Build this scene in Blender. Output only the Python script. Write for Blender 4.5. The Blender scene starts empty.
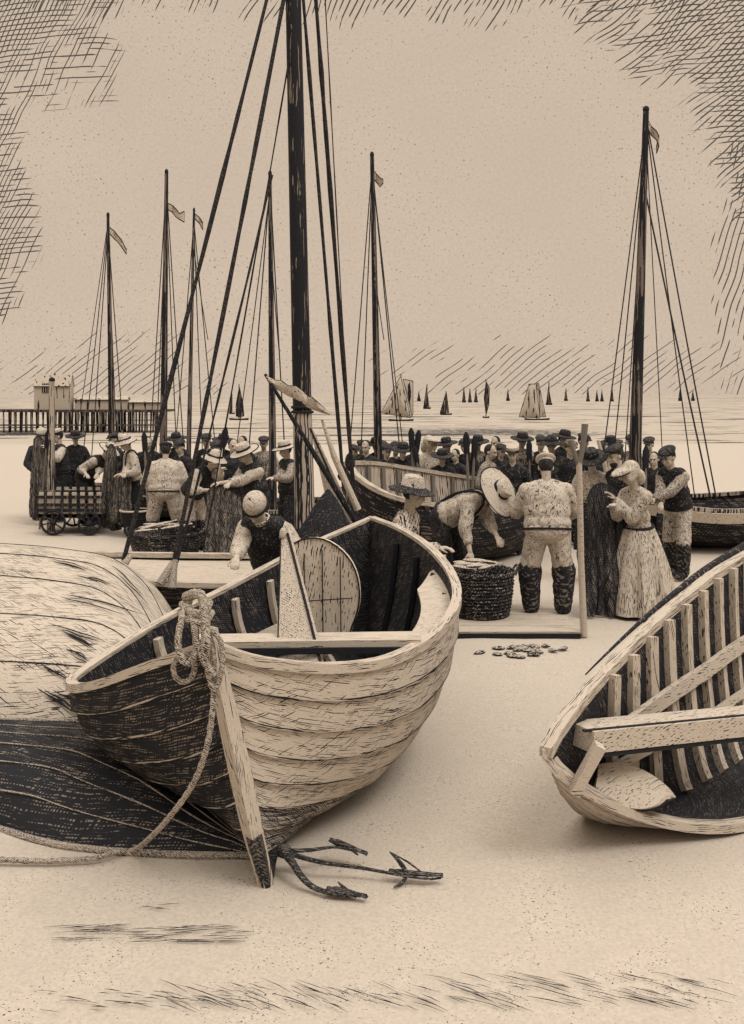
import bpy, bmesh, math, random
from mathutils import Vector, Matrix, noise as mnoise
random.seed(7)
S = bpy.context.scene
COL = S.collection
R = math.radians
PI = math.pi
V = Vector

# ------------------------------------------------------------------ camera, sky, sun, exposure
F, CX, HY, EYE = 1000.0, 372.0, 394.0, 2.4
cam = bpy.data.cameras.new('camera'); camo = bpy.data.objects.new('camera', cam); COL.objects.link(camo)
camo.location = (0, 0, EYE); camo.rotation_euler = (R(90), 0, 0)
cam.sensor_fit = 'AUTO'; cam.sensor_width = 36; cam.lens = F * 36 / 1024
cam.shift_y = -(512 - HY) / 1024
cam.clip_start = 0.05; cam.clip_end = 9000
S.camera = camo
S.view_settings.view_transform = 'Standard'; S.view_settings.look = 'None'
S.view_settings.exposure = 0.0; S.view_settings.gamma = 1
try: S.view_settings.use_curve_mapping = False
except Exception: pass
SUN_DIR = V((0.47, -0.44, 1.0)).normalized()          # towards the sun
sunl = bpy.data.lights.new('sun', 'SUN'); suno = bpy.data.objects.new('sun', sunl); COL.objects.link(suno)
sunl.energy = 1.5; sunl.angle = R(22); sunl.color = (1, 0.97, 0.93)
suno.rotation_euler = (-SUN_DIR).to_track_quat('-Z', 'Y').to_euler()
suno.location = (20, -12, 20)


class NB:
    """small helper for building node trees"""
    def __init__(s, tree): s.t = tree; s.n = tree.nodes; s.l = tree.links
    def new(s, typ, **kw):
        n = s.n.new(typ)
        for k, v in kw.items(): setattr(n, k, v)
        return n
    def put(s, sock, v):
        if hasattr(v, 'is_output'): s.l.new(v, sock)
        elif v is not None: sock.default_value = v
    def m(s, op, a, b=None, c=None, clamp=False):
        n = s.new('ShaderNodeMath', operation=op, use_clamp=clamp)
        s.put(n.inputs[0], a)
        if b is not None: s.put(n.inputs[1], b)
        if c is not None: s.put(n.inputs[2], c)
        return n.outputs[0]
    def ramp(s, x, lo, hi, a=0.0, b=1.0, smooth=False):
        n = s.new('ShaderNodeMapRange', clamp=True)
        if smooth: n.interpolation_type = 'SMOOTHSTEP'
        s.put(n.inputs[0], x); s.put(n.inputs[1], lo); s.put(n.inputs[2], hi); s.put(n.inputs[3], a); s.put(n.inputs[4], b)
        return n.outputs[0]
    def noise(s, vec, scale=1.0, detail=2.0, rough=0.5, dist=0.0):
        n = s.new('ShaderNodeTexNoise')
        s.put(n.inputs['Vector'], vec); s.put(n.inputs['Scale'], scale)
        n.inputs['Detail'].default_value = detail; n.inputs['Roughness'].default_value = rough
        n.inputs['Distortion'].default_value = dist
        return n.outputs[0]
    def mapping(s, vec, rot=(0, 0, 0), size=(1, 1, 1), loc=(0, 0, 0)):
        n = s.new('ShaderNodeMapping', vector_type='TEXTURE')
        s.put(n.inputs['Vector'], vec)
        n.inputs['Rotation'].default_value = rot; n.inputs['Scale'].default_value = size; n.inputs['Location'].default_value = loc
        return n.outputs[0]
    def mix(s, f, a, b):
        n = s.new('ShaderNodeMix', data_type='RGBA')
        s.put(n.inputs[0], f); s.put(n.inputs[6], a); s.put(n.inputs[7], b)
        return n.outputs[2]
    def comb(s, x, y, z=0.0):
        n = s.new('ShaderNodeCombineXYZ')
        for i, v in enumerate((x, y, z)): s.put(n.inputs[i], v)
        return n.outputs[0]


INK = (0.012, 0.0125, 0.016, 1)
CREAM = (0.60, 0.455, 0.325, 1)

W = bpy.data.worlds.new('World'); S.world = W; W.use_nodes = True
nb = NB(W.node_tree)
for n in list(nb.n): nb.n.remove(n)
sky = nb.new('ShaderNodeTexSky', sky_type='NISHITA'); sky.sun_disc = False
sky.sun_elevation = math.asin(SUN_DIR.z); sky.sun_rotation = math.atan2(SUN_DIR.x, SUN_DIR.y)
bw = nb.new('ShaderNodeRGBToBW'); nb.l.new(sky.outputs[0], bw.inputs[0])
tc = nb.new('ShaderNodeTexCoord'); sep = nb.new('ShaderNodeSeparateXYZ'); nb.l.new(tc.outputs['Generated'], sep.inputs[0])
dx, dy, dz = sep.outputs
front = nb.ramp(dy, 0.05, 0.2)
dys = nb.m('MAXIMUM', dy, 0.05)
su = nb.m('DIVIDE', dx, dys)            # bearing and height of a direction: tangents from due north
sv = nb.m('DIVIDE', dz, dys)
suv = nb.comb(su, sv, 0)
wob = nb.noise(suv, 9.0, 2)
swirl = nb.comb(nb.m('ADD', su, nb.m('MULTIPLY', wob, 0.03)), nb.m('ADD', sv, nb.m('MULTIPLY', nb.m('MULTIPLY', su, su), 0.5)), 0)
cloudn = nb.noise(suv, 7.0, 3, 0.6)
cn = nb.m('SUBTRACT', cloudn, 0.5)
def strokes(vec, ang, length, spacing, mask, thick=0.24):
    """parallel broken pen-like streaks of cloud"""
    v = nb.mapping(vec, (0, 0, R(ang)), (1, 1, 1)); sp_ = nb.new('ShaderNodeSeparateXYZ'); nb.l.new(v, sp_.inputs[0])
    yy = nb.m('ADD', nb.m('DIVIDE', sp_.outputs[1], spacing), nb.m('MULTIPLY', nb.noise(vec, 14.0, 1), 2.2))
    cell = nb.m('FLOOR', yy); d = nb.m('MULTIPLY', nb.m('ABSOLUTE', nb.m('SUBTRACT', nb.m('FRACT', yy), 0.5)), 2.0)
    q = nb.comb(nb.m('ADD', nb.m('DIVIDE', sp_.outputs[0], length), nb.m('MULTIPLY', cell, 7.31)), nb.m('MULTIPLY', cell, 3.77), 0)
    on = nb.ramp(nb.m('ADD', nb.noise(q, 1.0, 2, 0.6), nb.m('MULTIPLY', mask, 0.30)), 0.54, 0.62)
    w = nb.m('MULTIPLY', nb.m('MULTIPLY', on, nb.ramp(mask, 0.0, 0.12)), thick)
    return nb.m('MULTIPLY', nb.ramp(nb.m('SUBTRACT', w, d), -0.04, 0.04), nb.ramp(w, 0.0, 0.08))
def blob_mask(u0, v0, ru, rv, soft=1.0):
    a = nb.m('DIVIDE', nb.m('SUBTRACT', su, u0), ru); b = nb.m('DIVIDE', nb.m('SUBTRACT', sv, v0), rv)
    d = nb.m('SQRT', nb.m('ADD', nb.m('MULTIPLY', a, a), nb.m('MULTIPLY', b, b)))
    d = nb.m('ADD', d, nb.m('MULTIPLY', cn, 1.3))
    return nb.ramp(d, 1.0, 1.0 - soft, 0, 1)
mTR = nb.m('MAXIMUM', blob_mask(0.40, 0.42, 0.25, 0.13, 0.8), blob_mask(0.40, 0.32, 0.10, 0.18, 0.8))
mTL = nb.m('MAXIMUM', blob_mask(-0.40, 0.42, 0.16, 0.20, 0.9), blob_mask(-0.40, 0.24, 0.07, 0.20, 0.9))
mTop = blob_mask(0.0, 0.42, 0.48, 0.055, 0.8)
mHor = nb.m('MAXIMUM', blob_mask(-0.26, 0.02, 0.16, 0.055, 0.8), blob_mask(0.20, 0.02, 0.22, 0.045, 0.8))
mR = blob_mask(0.37, 0.12, 0.035, 0.16, 0.9)
ink = strokes(swirl, 50, 0.06, 0.0042, mTR, 0.27)
ink = nb.m('MAXIMUM', ink, strokes(swirl, 24, 0.05, 0.0048, nb.m('MULTIPLY', mTR, 0.75)))
ink = nb.m('MAXIMUM', ink, strokes(swirl, 60, 0.06, 0.0048, mTL))
ink = nb.m('MAXIMUM', ink, strokes(swirl, -14, 0.05, 0.0050, nb.m('MULTIPLY', mTL, 0.8)))
ink = nb.m('MAXIMUM', ink, strokes(swirl, 62, 0.04, 0.0056, nb.m('MULTIPLY', mTop, 0.8)))
ink = nb.m('MAXIMUM', ink, strokes(suv, 38, 0.04, 0.0060, nb.m('MULTIPLY', mHor, 0.55), 0.13))
ink = nb.m('MAXIMUM', ink, strokes(suv, 74, 0.04, 0.0060, nb.m('MULTIPLY', mR, 0.7), 0.20))
fly = nb.noise(suv, 430.0, 1)
flyd = nb.m('MULTIPLY', nb.ramp(fly, 0.66, 0.73), nb.ramp(cloudn, 0.36, 0.56))
ink = nb.m('MAXIMUM', ink, nb.m('MULTIPLY', flyd, 0.8))
ink = nb.m('MULTIPLY', nb.m('MULTIPLY', ink, front), 0.90)
grain = nb.noise(suv, 330.0, 2)
tone = nb.m('ADD', 0.93, nb.m('MULTIPLY', nb.m('SUBTRACT', grain, 0.5), 0.22))
tone = nb.m('ADD', tone, nb.m('MULTIPLY', nb.m('SUBTRACT', cloudn, 0.5), 0.16))
day = nb.ramp(bw.outputs[0], 0.0, 12.0, 0.96, 1.06)
tone = nb.m('MULTIPLY', tone, day)
tone = nb.m('MULTIPLY', tone, nb.ramp(dz, 0.38, 0.90, 1.0, 3.9, True))
skc = nb.new('ShaderNodeVectorMath', operation='SCALE'); nb.put(skc.inputs[0], nb.mix(nb.ramp(dz, 0.38, 0.75), (6.65, 5.36, 4.16, 1), (6.0, 5.5, 4.9, 1))); nb.put(skc.inputs[3], tone)
skycol = nb.mix(ink, skc.outputs[0], (0.30, 0.28, 0.27, 1))
bg = nb.new('ShaderNodeBackground'); nb.put(bg.inputs[0], skycol); bg.inputs[1].default_value = 0.1
wo = nb.new('ShaderNodeOutputWorld'); nb.l.new(bg.outputs[0], wo.inputs[0])


# ------------------------------------------------------------------ helpers
def P(px, py, Y):                       # measuring the photograph: the point seen at (px, py) at distance Y
    return V(((px - CX) / F * Y, Y, EYE - (py - HY) / F * Y))
def G(px, py, z=0.0):
    Y = (EYE - z) * F / (py - HY)
    return V(((px - CX) / F * Y, Y, z))

def hatch_mat(name, pale, ink=INK, lines=(), specks=0.0, crease=0.0, crease_scale=7.0, coord='Object', rough=0.8, grain=0.22, patch=0.08, weave=None, spec=0.2, grain_scale=90.0):
    """weathered, inked surface: pale ground with broken directional strokes.
    lines: (rotation, stroke length m, stroke spacing m, threshold) - a lower threshold gives more ink"""
    m = bpy.data.materials.new(name); m.use_nodes = True
    b = NB(m.node_tree); bs = b.n['Principled BSDF']
    tc = b.new('ShaderNodeTexCoord'); co = tc.outputs[coord]
    wobn = b.new('ShaderNodeTexNoise'); b.put(wobn.inputs['Vector'], co); wobn.inputs['Scale'].default_value = 5.0
    wv = b.new('ShaderNodeVectorMath', operation='MULTIPLY_ADD'); b.put(wv.inputs[0], wobn.outputs[1]); wv.inputs[1].default_value = (0.035,) * 3; b.put(wv.inputs[2], co)
    cw = wv.outputs[0]
    big = b.noise(co, 3.1, 3, 0.6)
    ink_f = None
    for (rot, along, across, th) in lines:
        v = b.mapping(cw, tuple(R(a) for a in rot), (along, across, across))
        n = b.noise(v, 1.0, 1.5)
        sx_ = b.new('ShaderNodeSeparateXYZ'); b.l.new(v, sx_.inputs[0])
        rh = b.m('COSINE', b.m('MULTIPLY', b.m('ADD', sx_.outputs[1], b.m('MULTIPLY', sx_.outputs[2], 0.6)), 4.0))
        n = b.m('ADD', n, b.m('MULTIPLY', rh, 0.10))
        t = b.m('SUBTRACT', n, b.m('ADD', th, b.m('MULTIPLY', b.m('SUBTRACT', big, 0.5), -0.28)))
        f = b.ramp(t, -0.03, 0.03)
        ink_f = f if ink_f is None else b.m('MAXIMUM', ink_f, f)
    if crease:
        cnz = b.noise(cw, crease_scale, 1.0, 0.4, 0.6)
        a = b.m('ABSOLUTE', b.m('SUBTRACT', cnz, 0.5))
        f = b.m('MULTIPLY', b.ramp(a, crease, crease * 0.4), b.ramp(b.noise(co, crease_scale * 0.8 + 1.3, 1), 0.46, 0.54))
        ink_f = f if ink_f is None else b.m('MAXIMUM', ink_f, f)
    if specks:
        f = b.m('MULTIPLY', b.ramp(b.noise(co, specks, 1.0), 0.66, 0.71), b.ramp(big, 0.40, 0.58))
        ink_f = f if ink_f is None else b.m('MAXIMUM', ink_f, f)
    gr = b.noise(co, grain_scale, 2)
    tone = b.m('ADD', 1.0, b.m('ADD', b.m('MULTIPLY', b.m('SUBTRACT', gr, 0.5), grain * 2), b.m('MULTIPLY', b.m('SUBTRACT', big, 0.5), patch * 2)))
    sc = b.new('ShaderNodeVectorMath', operation='SCALE'); sc.inputs[0].default_value = pale[:3]; b.put(sc.inputs[3], tone)
    colr = sc.outputs[0] if ink_f is None else b.mix(ink_f, sc.outputs[0], ink)
    b.put(bs.inputs['Base Color'], colr)
    bs.inputs['Roughness'].default_value = rough
    bs.inputs['Specular IOR Level'].default_value = spec
    bp = b.new('ShaderNodeBump'); bp.inputs['Strength'].default_value = 0.25; bp.inputs['Distance'].default_value = 0.01
    b.put(bp.inputs['Height'], gr); b.put(bs.inputs['Normal'], bp.outputs[0])
    return m

PALE = (0.440, 0.380, 0.314, 1)
H0 = ((0, 0, 0)); HZ = ((0, 90, 0))
M = {}
M['pale_wood'] = hatch_mat('pale_wood', PALE, lines=[(H0, 0.35, 0.007, 0.69)], coord='Object')
M['plain_wood'] = hatch_mat('plain_wood', PALE, lines=[((0, 0, 42), 0.35, 0.007, 0.67)])
M['rim_wood'] = hatch_mat('rim_wood', PALE, lines=[((0, 0, 3), 0.25, 0.007, 0.64)], specks=140, coord='UV')
M['post_wood'] = hatch_mat('post_wood', PALE, lines=[((0, 80, 0), 0.25, 0.007, 0.66)])
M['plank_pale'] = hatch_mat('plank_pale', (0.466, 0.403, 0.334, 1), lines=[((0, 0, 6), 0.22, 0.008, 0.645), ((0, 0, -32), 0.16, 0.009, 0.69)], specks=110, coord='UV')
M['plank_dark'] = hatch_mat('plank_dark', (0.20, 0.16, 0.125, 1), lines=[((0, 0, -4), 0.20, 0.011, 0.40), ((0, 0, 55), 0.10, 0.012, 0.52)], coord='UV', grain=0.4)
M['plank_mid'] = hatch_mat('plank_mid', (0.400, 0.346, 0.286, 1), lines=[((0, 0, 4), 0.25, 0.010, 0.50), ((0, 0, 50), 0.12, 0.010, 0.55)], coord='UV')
M['dark_inside'] = hatch_mat('dark_inside', (0.12, 0.10, 0.085, 1), lines=[((0, 0, 80), 0.14, 0.012, 0.40), ((0, 0, 20), 0.12, 0.012, 0.50)], coord='UV', grain=0.4)  # shade inside the hulls is put into this near-black colour
M['tar_far'] = hatch_mat('tar_far', (0.16, 0.13, 0.105, 1), lines=[((0, 0, 0), 0.4, 0.03, 0.42), ((0, 0, 60), 0.3, 0.03, 0.5)], coord='UV', grain=0.4)
M['inside_pale'] = hatch_mat('inside_pale', (0.405, 0.350, 0.290, 1), lines=[((0, 0, 88), 0.3, 0.022, 0.60)], coord='UV')
M['ink'] = hatch_mat('ink', (0.014, 0.014, 0.017, 1), lines=[], grain=0.3)
M['iron'] = hatch_mat('iron', (0.15, 0.13, 0.11, 1), lines=[((0, 15, 10), 0.08, 0.006, 0.42)], rough=0.6)
M['mast_dark'] = hatch_mat('mast_dark', (0.20, 0.16, 0.125, 1), lines=[(HZ, 0.8, 0.018, 0.36), (HZ, 0.3, 0.03, 0.48)])
M['mast_pale'] = hatch_mat('mast_pale', (0.370, 0.319, 0.264, 1), lines=[(HZ, 0.7, 0.020, 0.50)])
M['mast_far'] = hatch_mat('mast_far', (0.15, 0.12, 0.10, 1), lines=[(HZ, 1.2, 0.04, 0.45)])
M['rope_dark'] = hatch_mat('rope_dark', (0.045, 0.038, 0.034, 1), lines=[((0, 60, 20), 0.05, 0.012, 0.45)])
M['rope_pale'] = hatch_mat('rope_pale', (0.378, 0.327, 0.270, 1), lines=[((35, 40, 20), 0.04, 0.005, 0.56)])
M['canvas'] = hatch_mat('canvas', (0.458, 0.396, 0.327, 1), lines=[((20, 30, 60), 0.2, 0.012, 0.67)], crease=0.006, crease_scale=2.0)
M['skin'] = hatch_mat('skin', (0.44, 0.375, 0.305, 1), lines=[((30, 60, 10), 0.05, 0.007, 0.69)], grain=0.1)
M['cloth_pale'] = hatch_mat('cloth_pale', (0.47, 0.41, 0.345, 1), lines=[((0, 72, 25), 0.14, 0.008, 0.625), ((0, 35, 60), 0.10, 0.008, 0.69)], crease=0.016, crease_scale=9.0)
M['cloth_plain'] = hatch_mat('cloth_plain', (0.47, 0.41, 0.345, 1), lines=[((0, 55, 20), 0.16, 0.009, 0.665), ((0, -60, 20), 0.10, 0.009, 0.70)], crease=0.012, crease_scale=7.0)
M['cloth_check'] = hatch_mat('cloth_check', (0.458, 0.396, 0.327, 1), lines=[((0, 50, 40), 0.4, 0.020, 0.62), ((0, -40, 40), 0.4, 0.022, 0.62)], crease=0.012)
M['cloth_dark'] = hatch_mat('cloth_dark', (0.17, 0.14, 0.115, 1), lines=[((0, 75, 20), 0.10, 0.015, 0.36), ((0, -30, 0), 0.10, 0.018, 0.47)], grain=0.3)
M['cloth_black'] = hatch_mat('cloth_black', (0.15, 0.128, 0.108, 1), lines=[((0, 70, 20), 0.10, 0.010, 0.38), ((0, -20, 0), 0.10, 0.010, 0.45)], grain=0.3)
M['cloth_mid'] = hatch_mat('cloth_mid', (0.370, 0.319, 0.264, 1), lines=[((0, 80, 20), 0.16, 0.009, 0.56), ((0, 20, 0), 0.1, 0.009, 0.64)], crease=0.010)
M['skirt'] = hatch_mat('skirt', (0.47, 0.41, 0.345, 1), lines=[((0, 87, 0), 0.55, 0.010, 0.605)])
M['boot'] = hatch_mat('boot', (0.13, 0.11, 0.09, 1), lines=[((0, 0, 0), 0.10, 0.022, 0.40)], crease=0.01)
M['felt_dark'] = hatch_mat('felt_dark', (0.10, 0.085, 0.075, 1), lines=[((0, 20, 30), 0.06, 0.014, 0.42)])
M['felt_pale'] = hatch_mat('felt_pale', (0.46, 0.40, 0.335, 1), lines=[((20, 40, 0), 0.08, 0.007, 0.66)], crease=0.010, crease_scale=9)
M['hair'] = hatch_mat('hair', (0.05, 0.043, 0.04, 1), lines=[(HZ, 0.06, 0.010, 0.45)])
M['wicker'] = hatch_mat('wicker', (0.280, 0.242, 0.200, 1), lines=[((0, 0, 90), 0.11, 0.018, 0.45), (H0, 0.11, 0.018, 0.47)])
M['net'] = hatch_mat('net', (0.28, 0.242, 0.2, 1), lines=[((0, 0, 56), 0.25, 0.016, 0.49), ((0, 0, -58), 0.25, 0.016, 0.50)], coord='UV', grain=0.4)
M['sand'] = hatch_mat('sand', (0.425, 0.372, 0.313, 1), specks=95, grain=0.22, patch=0.11, grain_scale=55.0)
M['weed'] = hatch_mat('weed', (0.400, 0.346, 0.286, 1), lines=[((0, 0, 30), 0.05, 0.012, 0.52)])
M['shed_pale'] = hatch_mat('shed_pale', (0.405, 0.350, 0.290, 1), lines=[(HZ, 2.0, 0.16, 0.66)], grain=0.1)
M['pile'] = hatch_mat('pile', (0.220, 0.190, 0.157, 1), lines=[(HZ, 1.2, 0.10, 0.47)])
M['sail_pale'] = hatch_mat('sail_pale', (0.405, 0.350, 0.290, 1), lines=[(HZ, 3.0, 0.25, 0.60)])
M['sail_dark'] = hatch_mat('sail_dark', (0.20, 0.165, 0.13, 1), lines=[(HZ, 2.0, 0.2, 0.45)])


class MB:
    """collects shapes for ONE mesh"""
    def __init__(s): s.v = []; s.f = []; s.mi = []; s.uv = {}
    def add(s, vs, fs, mi=0):
        o = len(s.v); s.v += [V(a) for a in vs]; s.f += [tuple(i + o for i in f) for f in fs]; s.mi += [mi] * len(fs)
        return o
    def box(s, c, size, rot=None, mi=0, taper=1.0):
        hx, hy, hz = (a / 2 for a in size); c = V(c)
        vs = []
        for z, k in ((-hz, 1.0), (hz, taper)):
            for x, y in ((-hx, -hy), (hx, -hy), (hx, hy), (-hx, hy)): vs.append(V((x * k, y * k, z)))
        if rot is not None: vs = [rot @ a for a in vs]
        s.add([a + c for a in vs], [(3, 2, 1, 0), (4, 5, 6, 7), (0, 1, 5, 4), (1, 2, 6, 5), (2, 3, 7, 6), (3, 0, 4, 7)], mi)
    def beam(s, a, b, w, h, up=V((0, 0, 1)), mi=0):
        a, b = V(a), V(b); d = (b - a).normalized(); x = d.cross(up).normalized(); z = x.cross(d)
        vs = [p + x * (w / 2 * i) + z * (h / 2 * j) for p in (a, b) for i, j in ((-1, -1), (1, -1), (1, 1), (-1, 1))]
        s.add(vs, [(0, 1, 2, 3), (7, 6, 5, 4), (4, 5, 1, 0), (5, 6, 2, 1), (6, 7, 3, 2), (7, 4, 0, 3)], mi)
    def tube(s, pts, r, n=8, mi=0, closed=False, flat=1.0):
        pts = [V(p) for p in pts]; k = len(pts)
        rs = r if isinstance(r, (list, tuple)) else [r] * k
        up = None; rings = []
        for i, p in enumerate(pts):
            if closed: d = pts[(i + 1) % k] - pts[i - 1]
            else: d = pts[min(i + 1, k - 1)] - pts[max(i - 1, 0)]
            d.normalize()
            if up is None:
                up = V((0, 0, 1)) if abs(d.z) < 0.9 else V((0, 1, 0))
            x = d.cross(up)
            if x.length < 1e-5: x = d.orthogonal()
            x.normalize(); up2 = x.cross(d); up = up2
            rings.append([p + (x * math.cos(a) + up2 * math.sin(a) * flat) * rs[i] for a in (2 * PI * j / n for j in range(n))])
        vs = [a for ring in rings for a in ring]; fs = []
        for i in range(k if closed else k - 1):
            for j in range(n):
                a, b = i * n + j, i * n + (j + 1) % n; c = ((i + 1) % k) * n
                fs.append((a, b, c + (j + 1) % n, c + j))
        if not closed:
            fs.append(tuple(range(n))[::-1]); fs.append(tuple((k - 1) * n + j for j in range(n)))
        s.add(vs, fs, mi)
    def lathe(s, prof, n=24, mat4=None, mi=0, cap=True, wob=0.0):
        vs = []; fs = []; k = len(prof)
        for i, (r, z) in enumerate(prof):
            for j in range(n):
                a = 2 * PI * j / n; w = 1 + wob * math.sin(3 * a + i) * 0.5 + wob * math.sin(5 * a + 1.3) * 0.5
                vs.append(V((r * w * math.cos(a), r * w * math.sin(a), z)))
        for i in range(k - 1):
            for j in range(n): fs.append((i * n + j, i * n + (j + 1) % n, (i + 1) * n + (j + 1) % n, (i + 1) * n + j))
        if cap:
            if prof[0][0] > 1e-4: fs.append(tuple(range(n))[::-1])
            if prof[-1][0] > 1e-4: fs.append(tuple((k - 1) * n + j for j in range(n)))
        if mat4 is not None: vs = [mat4 @ a for a in vs]
        s.add(vs, fs, mi)
    def ell(s, c, rad, rot=None, n=12, m=8, mi=0):
        vs = []; fs = []
        c = V(c)
        for i in range(m + 1):
            th = PI * i / m
            for j in range(n):
                a = 2 * PI * j / n
                p = V((rad[0] * math.sin(th) * math.cos(a), rad[1] * math.sin(th) * math.sin(a), rad[2] * math.cos(th)))
                if rot is not None: p = rot @ p
                vs.append(p + c)
        for i in range(m):
            for j in range(n): fs.append((i * n + j, (i + 1) * n + j, (i + 1) * n + (j + 1) % n, i * n + (j + 1) % n))
        s.add(vs, fs, mi)
    def cap(s, a, b, r0, r1, n=10, mi=0):
        a, b = V(a), V(b)
        s.tube([a, a.lerp(b, 0.5), b], [r0, (r0 + r1) / 2, r1], n, mi); s.ell(a, (r0,) * 3, None, n, 6, mi); s.ell(b, (r1,) * 3, None, n, 6, mi)
    def sheet(s, grid, mi=0, th=0.0, flip=False):
        """grid[i][j] of points; th > 0 gives it a thickness along its normal"""
        ni, nj = len(grid), len(grid[0])
        def face(o, i, j, fl):
            a, b, c, d = o + i * nj + j, o + (i + 1) * nj + j, o + (i + 1) * nj + j + 1, o + i * nj + j + 1
            return (a, d, c, b) if fl else (a, b, c, d)
        base = [V(p) for row in grid for p in row]
        s.add(base, [face(0, i, j, flip) for i in range(ni - 1) for j in range(nj - 1)], mi)
        if th:
            nr = []
            for i in range(ni):
                for j in range(nj):
                    du = V(grid[min(i + 1, ni - 1)][j]) - V(grid[max(i - 1, 0)][j]); dv = V(grid[i][min(j + 1, nj - 1)]) - V(grid[i][max(j - 1, 0)])
                    q = du.cross(dv)
                    if q.length > 1e-9: q.normalize()
                    nr.append(q * (1 if flip else -1))
            o0 = len(s.v) - ni * nj
            back = [p + q * th for p, q in zip(base, nr)]
            o1 = s.add(back, [face(0, i, j, not flip) for i in range(ni - 1) for j in range(nj - 1)], mi)
            edge = [(i, 0) for i in range(ni)] + [(ni - 1, j) for j in range(1, nj)] + [(i, nj - 1) for i in range(ni - 2, -1, -1)] + [(0, j) for j in range(nj - 2, 0, -1)]
            for k in range(len(edge)):
                a = edge[k][0] * nj + edge[k][1]; b = edge[(k + 1) % len(edge)]; b = b[0] * nj + b[1]
                q = (o0 + a, o1 + a, o1 + b, o0 + b) if not flip else (o0 + b, o1 + b, o1 + a, o0 + a)
                s.f.append(q); s.mi.append(mi)
    def build(s, name, mats, parent=None, smooth=True, off=None, uv=None):
        me = bpy.data.meshes.new(name)
        vs = [a - off for a in s.v] if off is not None else s.v
        me.from_pydata([tuple(a) for a in vs], [], s.f)
        for mm in (mats if isinstance(mats, (list, tuple)) else [mats]): me.materials.append(M[mm] if isinstance(mm, str) else mm)
        me.polygons.foreach_set('material_index', s.mi)
        me.polygons.foreach_set('use_smooth', [smooth] * len(s.f))
        if uv:
            L = me.uv_layers.new(name='UVMap')
            for lp in me.loops: L.data[lp.index].uv = uv[lp.vertex_index]
        me.update()
        if smooth and hasattr(me, 'set_sharp_from_angle'): me.set_sharp_from_angle(angle=R(42))
        o = bpy.data.objects.new(name, me); COL.objects.link(o)
        if parent is not None: o.parent = parent
        return o

def tag(o, label, cat, group=None, kind=None):
    if label: o['label'] = label
    if cat: o['category'] = cat
    if group: o['group'] = group
    if kind: o['kind'] = kind
    return o
def thing(name, label, cat, loc=(0, 0, 0), rz=0.0, group=None):
    o = bpy.data.objects.new(name, None); COL.objects.link(o); o.empty_display_size = 0.2
    o.location = loc; o.rotation_euler = (0, 0, rz)
    return tag(o, label, cat, group)

def crom(pts, n):
    """n+1 points along a Catmull-Rom curve through pts, evenly by length"""
    pts = [V(p) for p in pts]; q = [pts[0] * 2 - pts[1]] + pts + [pts[-1] * 2 - pts[-2]]
    out = []
    for i in range(1, len(q) - 2):
        for k in range(24):
            t = k / 24; a, b, c, d = q[i - 1], q[i], q[i + 1], q[i + 2]
            out.append(0.5 * ((2 * b) + (c - a) * t + (2 * a - 5 * b + 4 * c - d) * t * t + (3 * b - a - 3 * c + d) * t ** 3))
    out.append(pts[-1])
    ls = [0.0]
    for i in range(1, len(out)): ls.append(ls[-1] + (out[i] - out[i - 1]).length)
    res = []; j = 0
    for k in range(n + 1):
        s = ls[-1] * k / n
        while j < len(ls) - 2 and ls[j + 1] < s: j += 1
        u = (s - ls[j]) / max(ls[j + 1] - ls[j], 1e-9); res.append(out[j].lerp(out[j + 1], min(max(u, 0), 1)))
    return res


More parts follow.
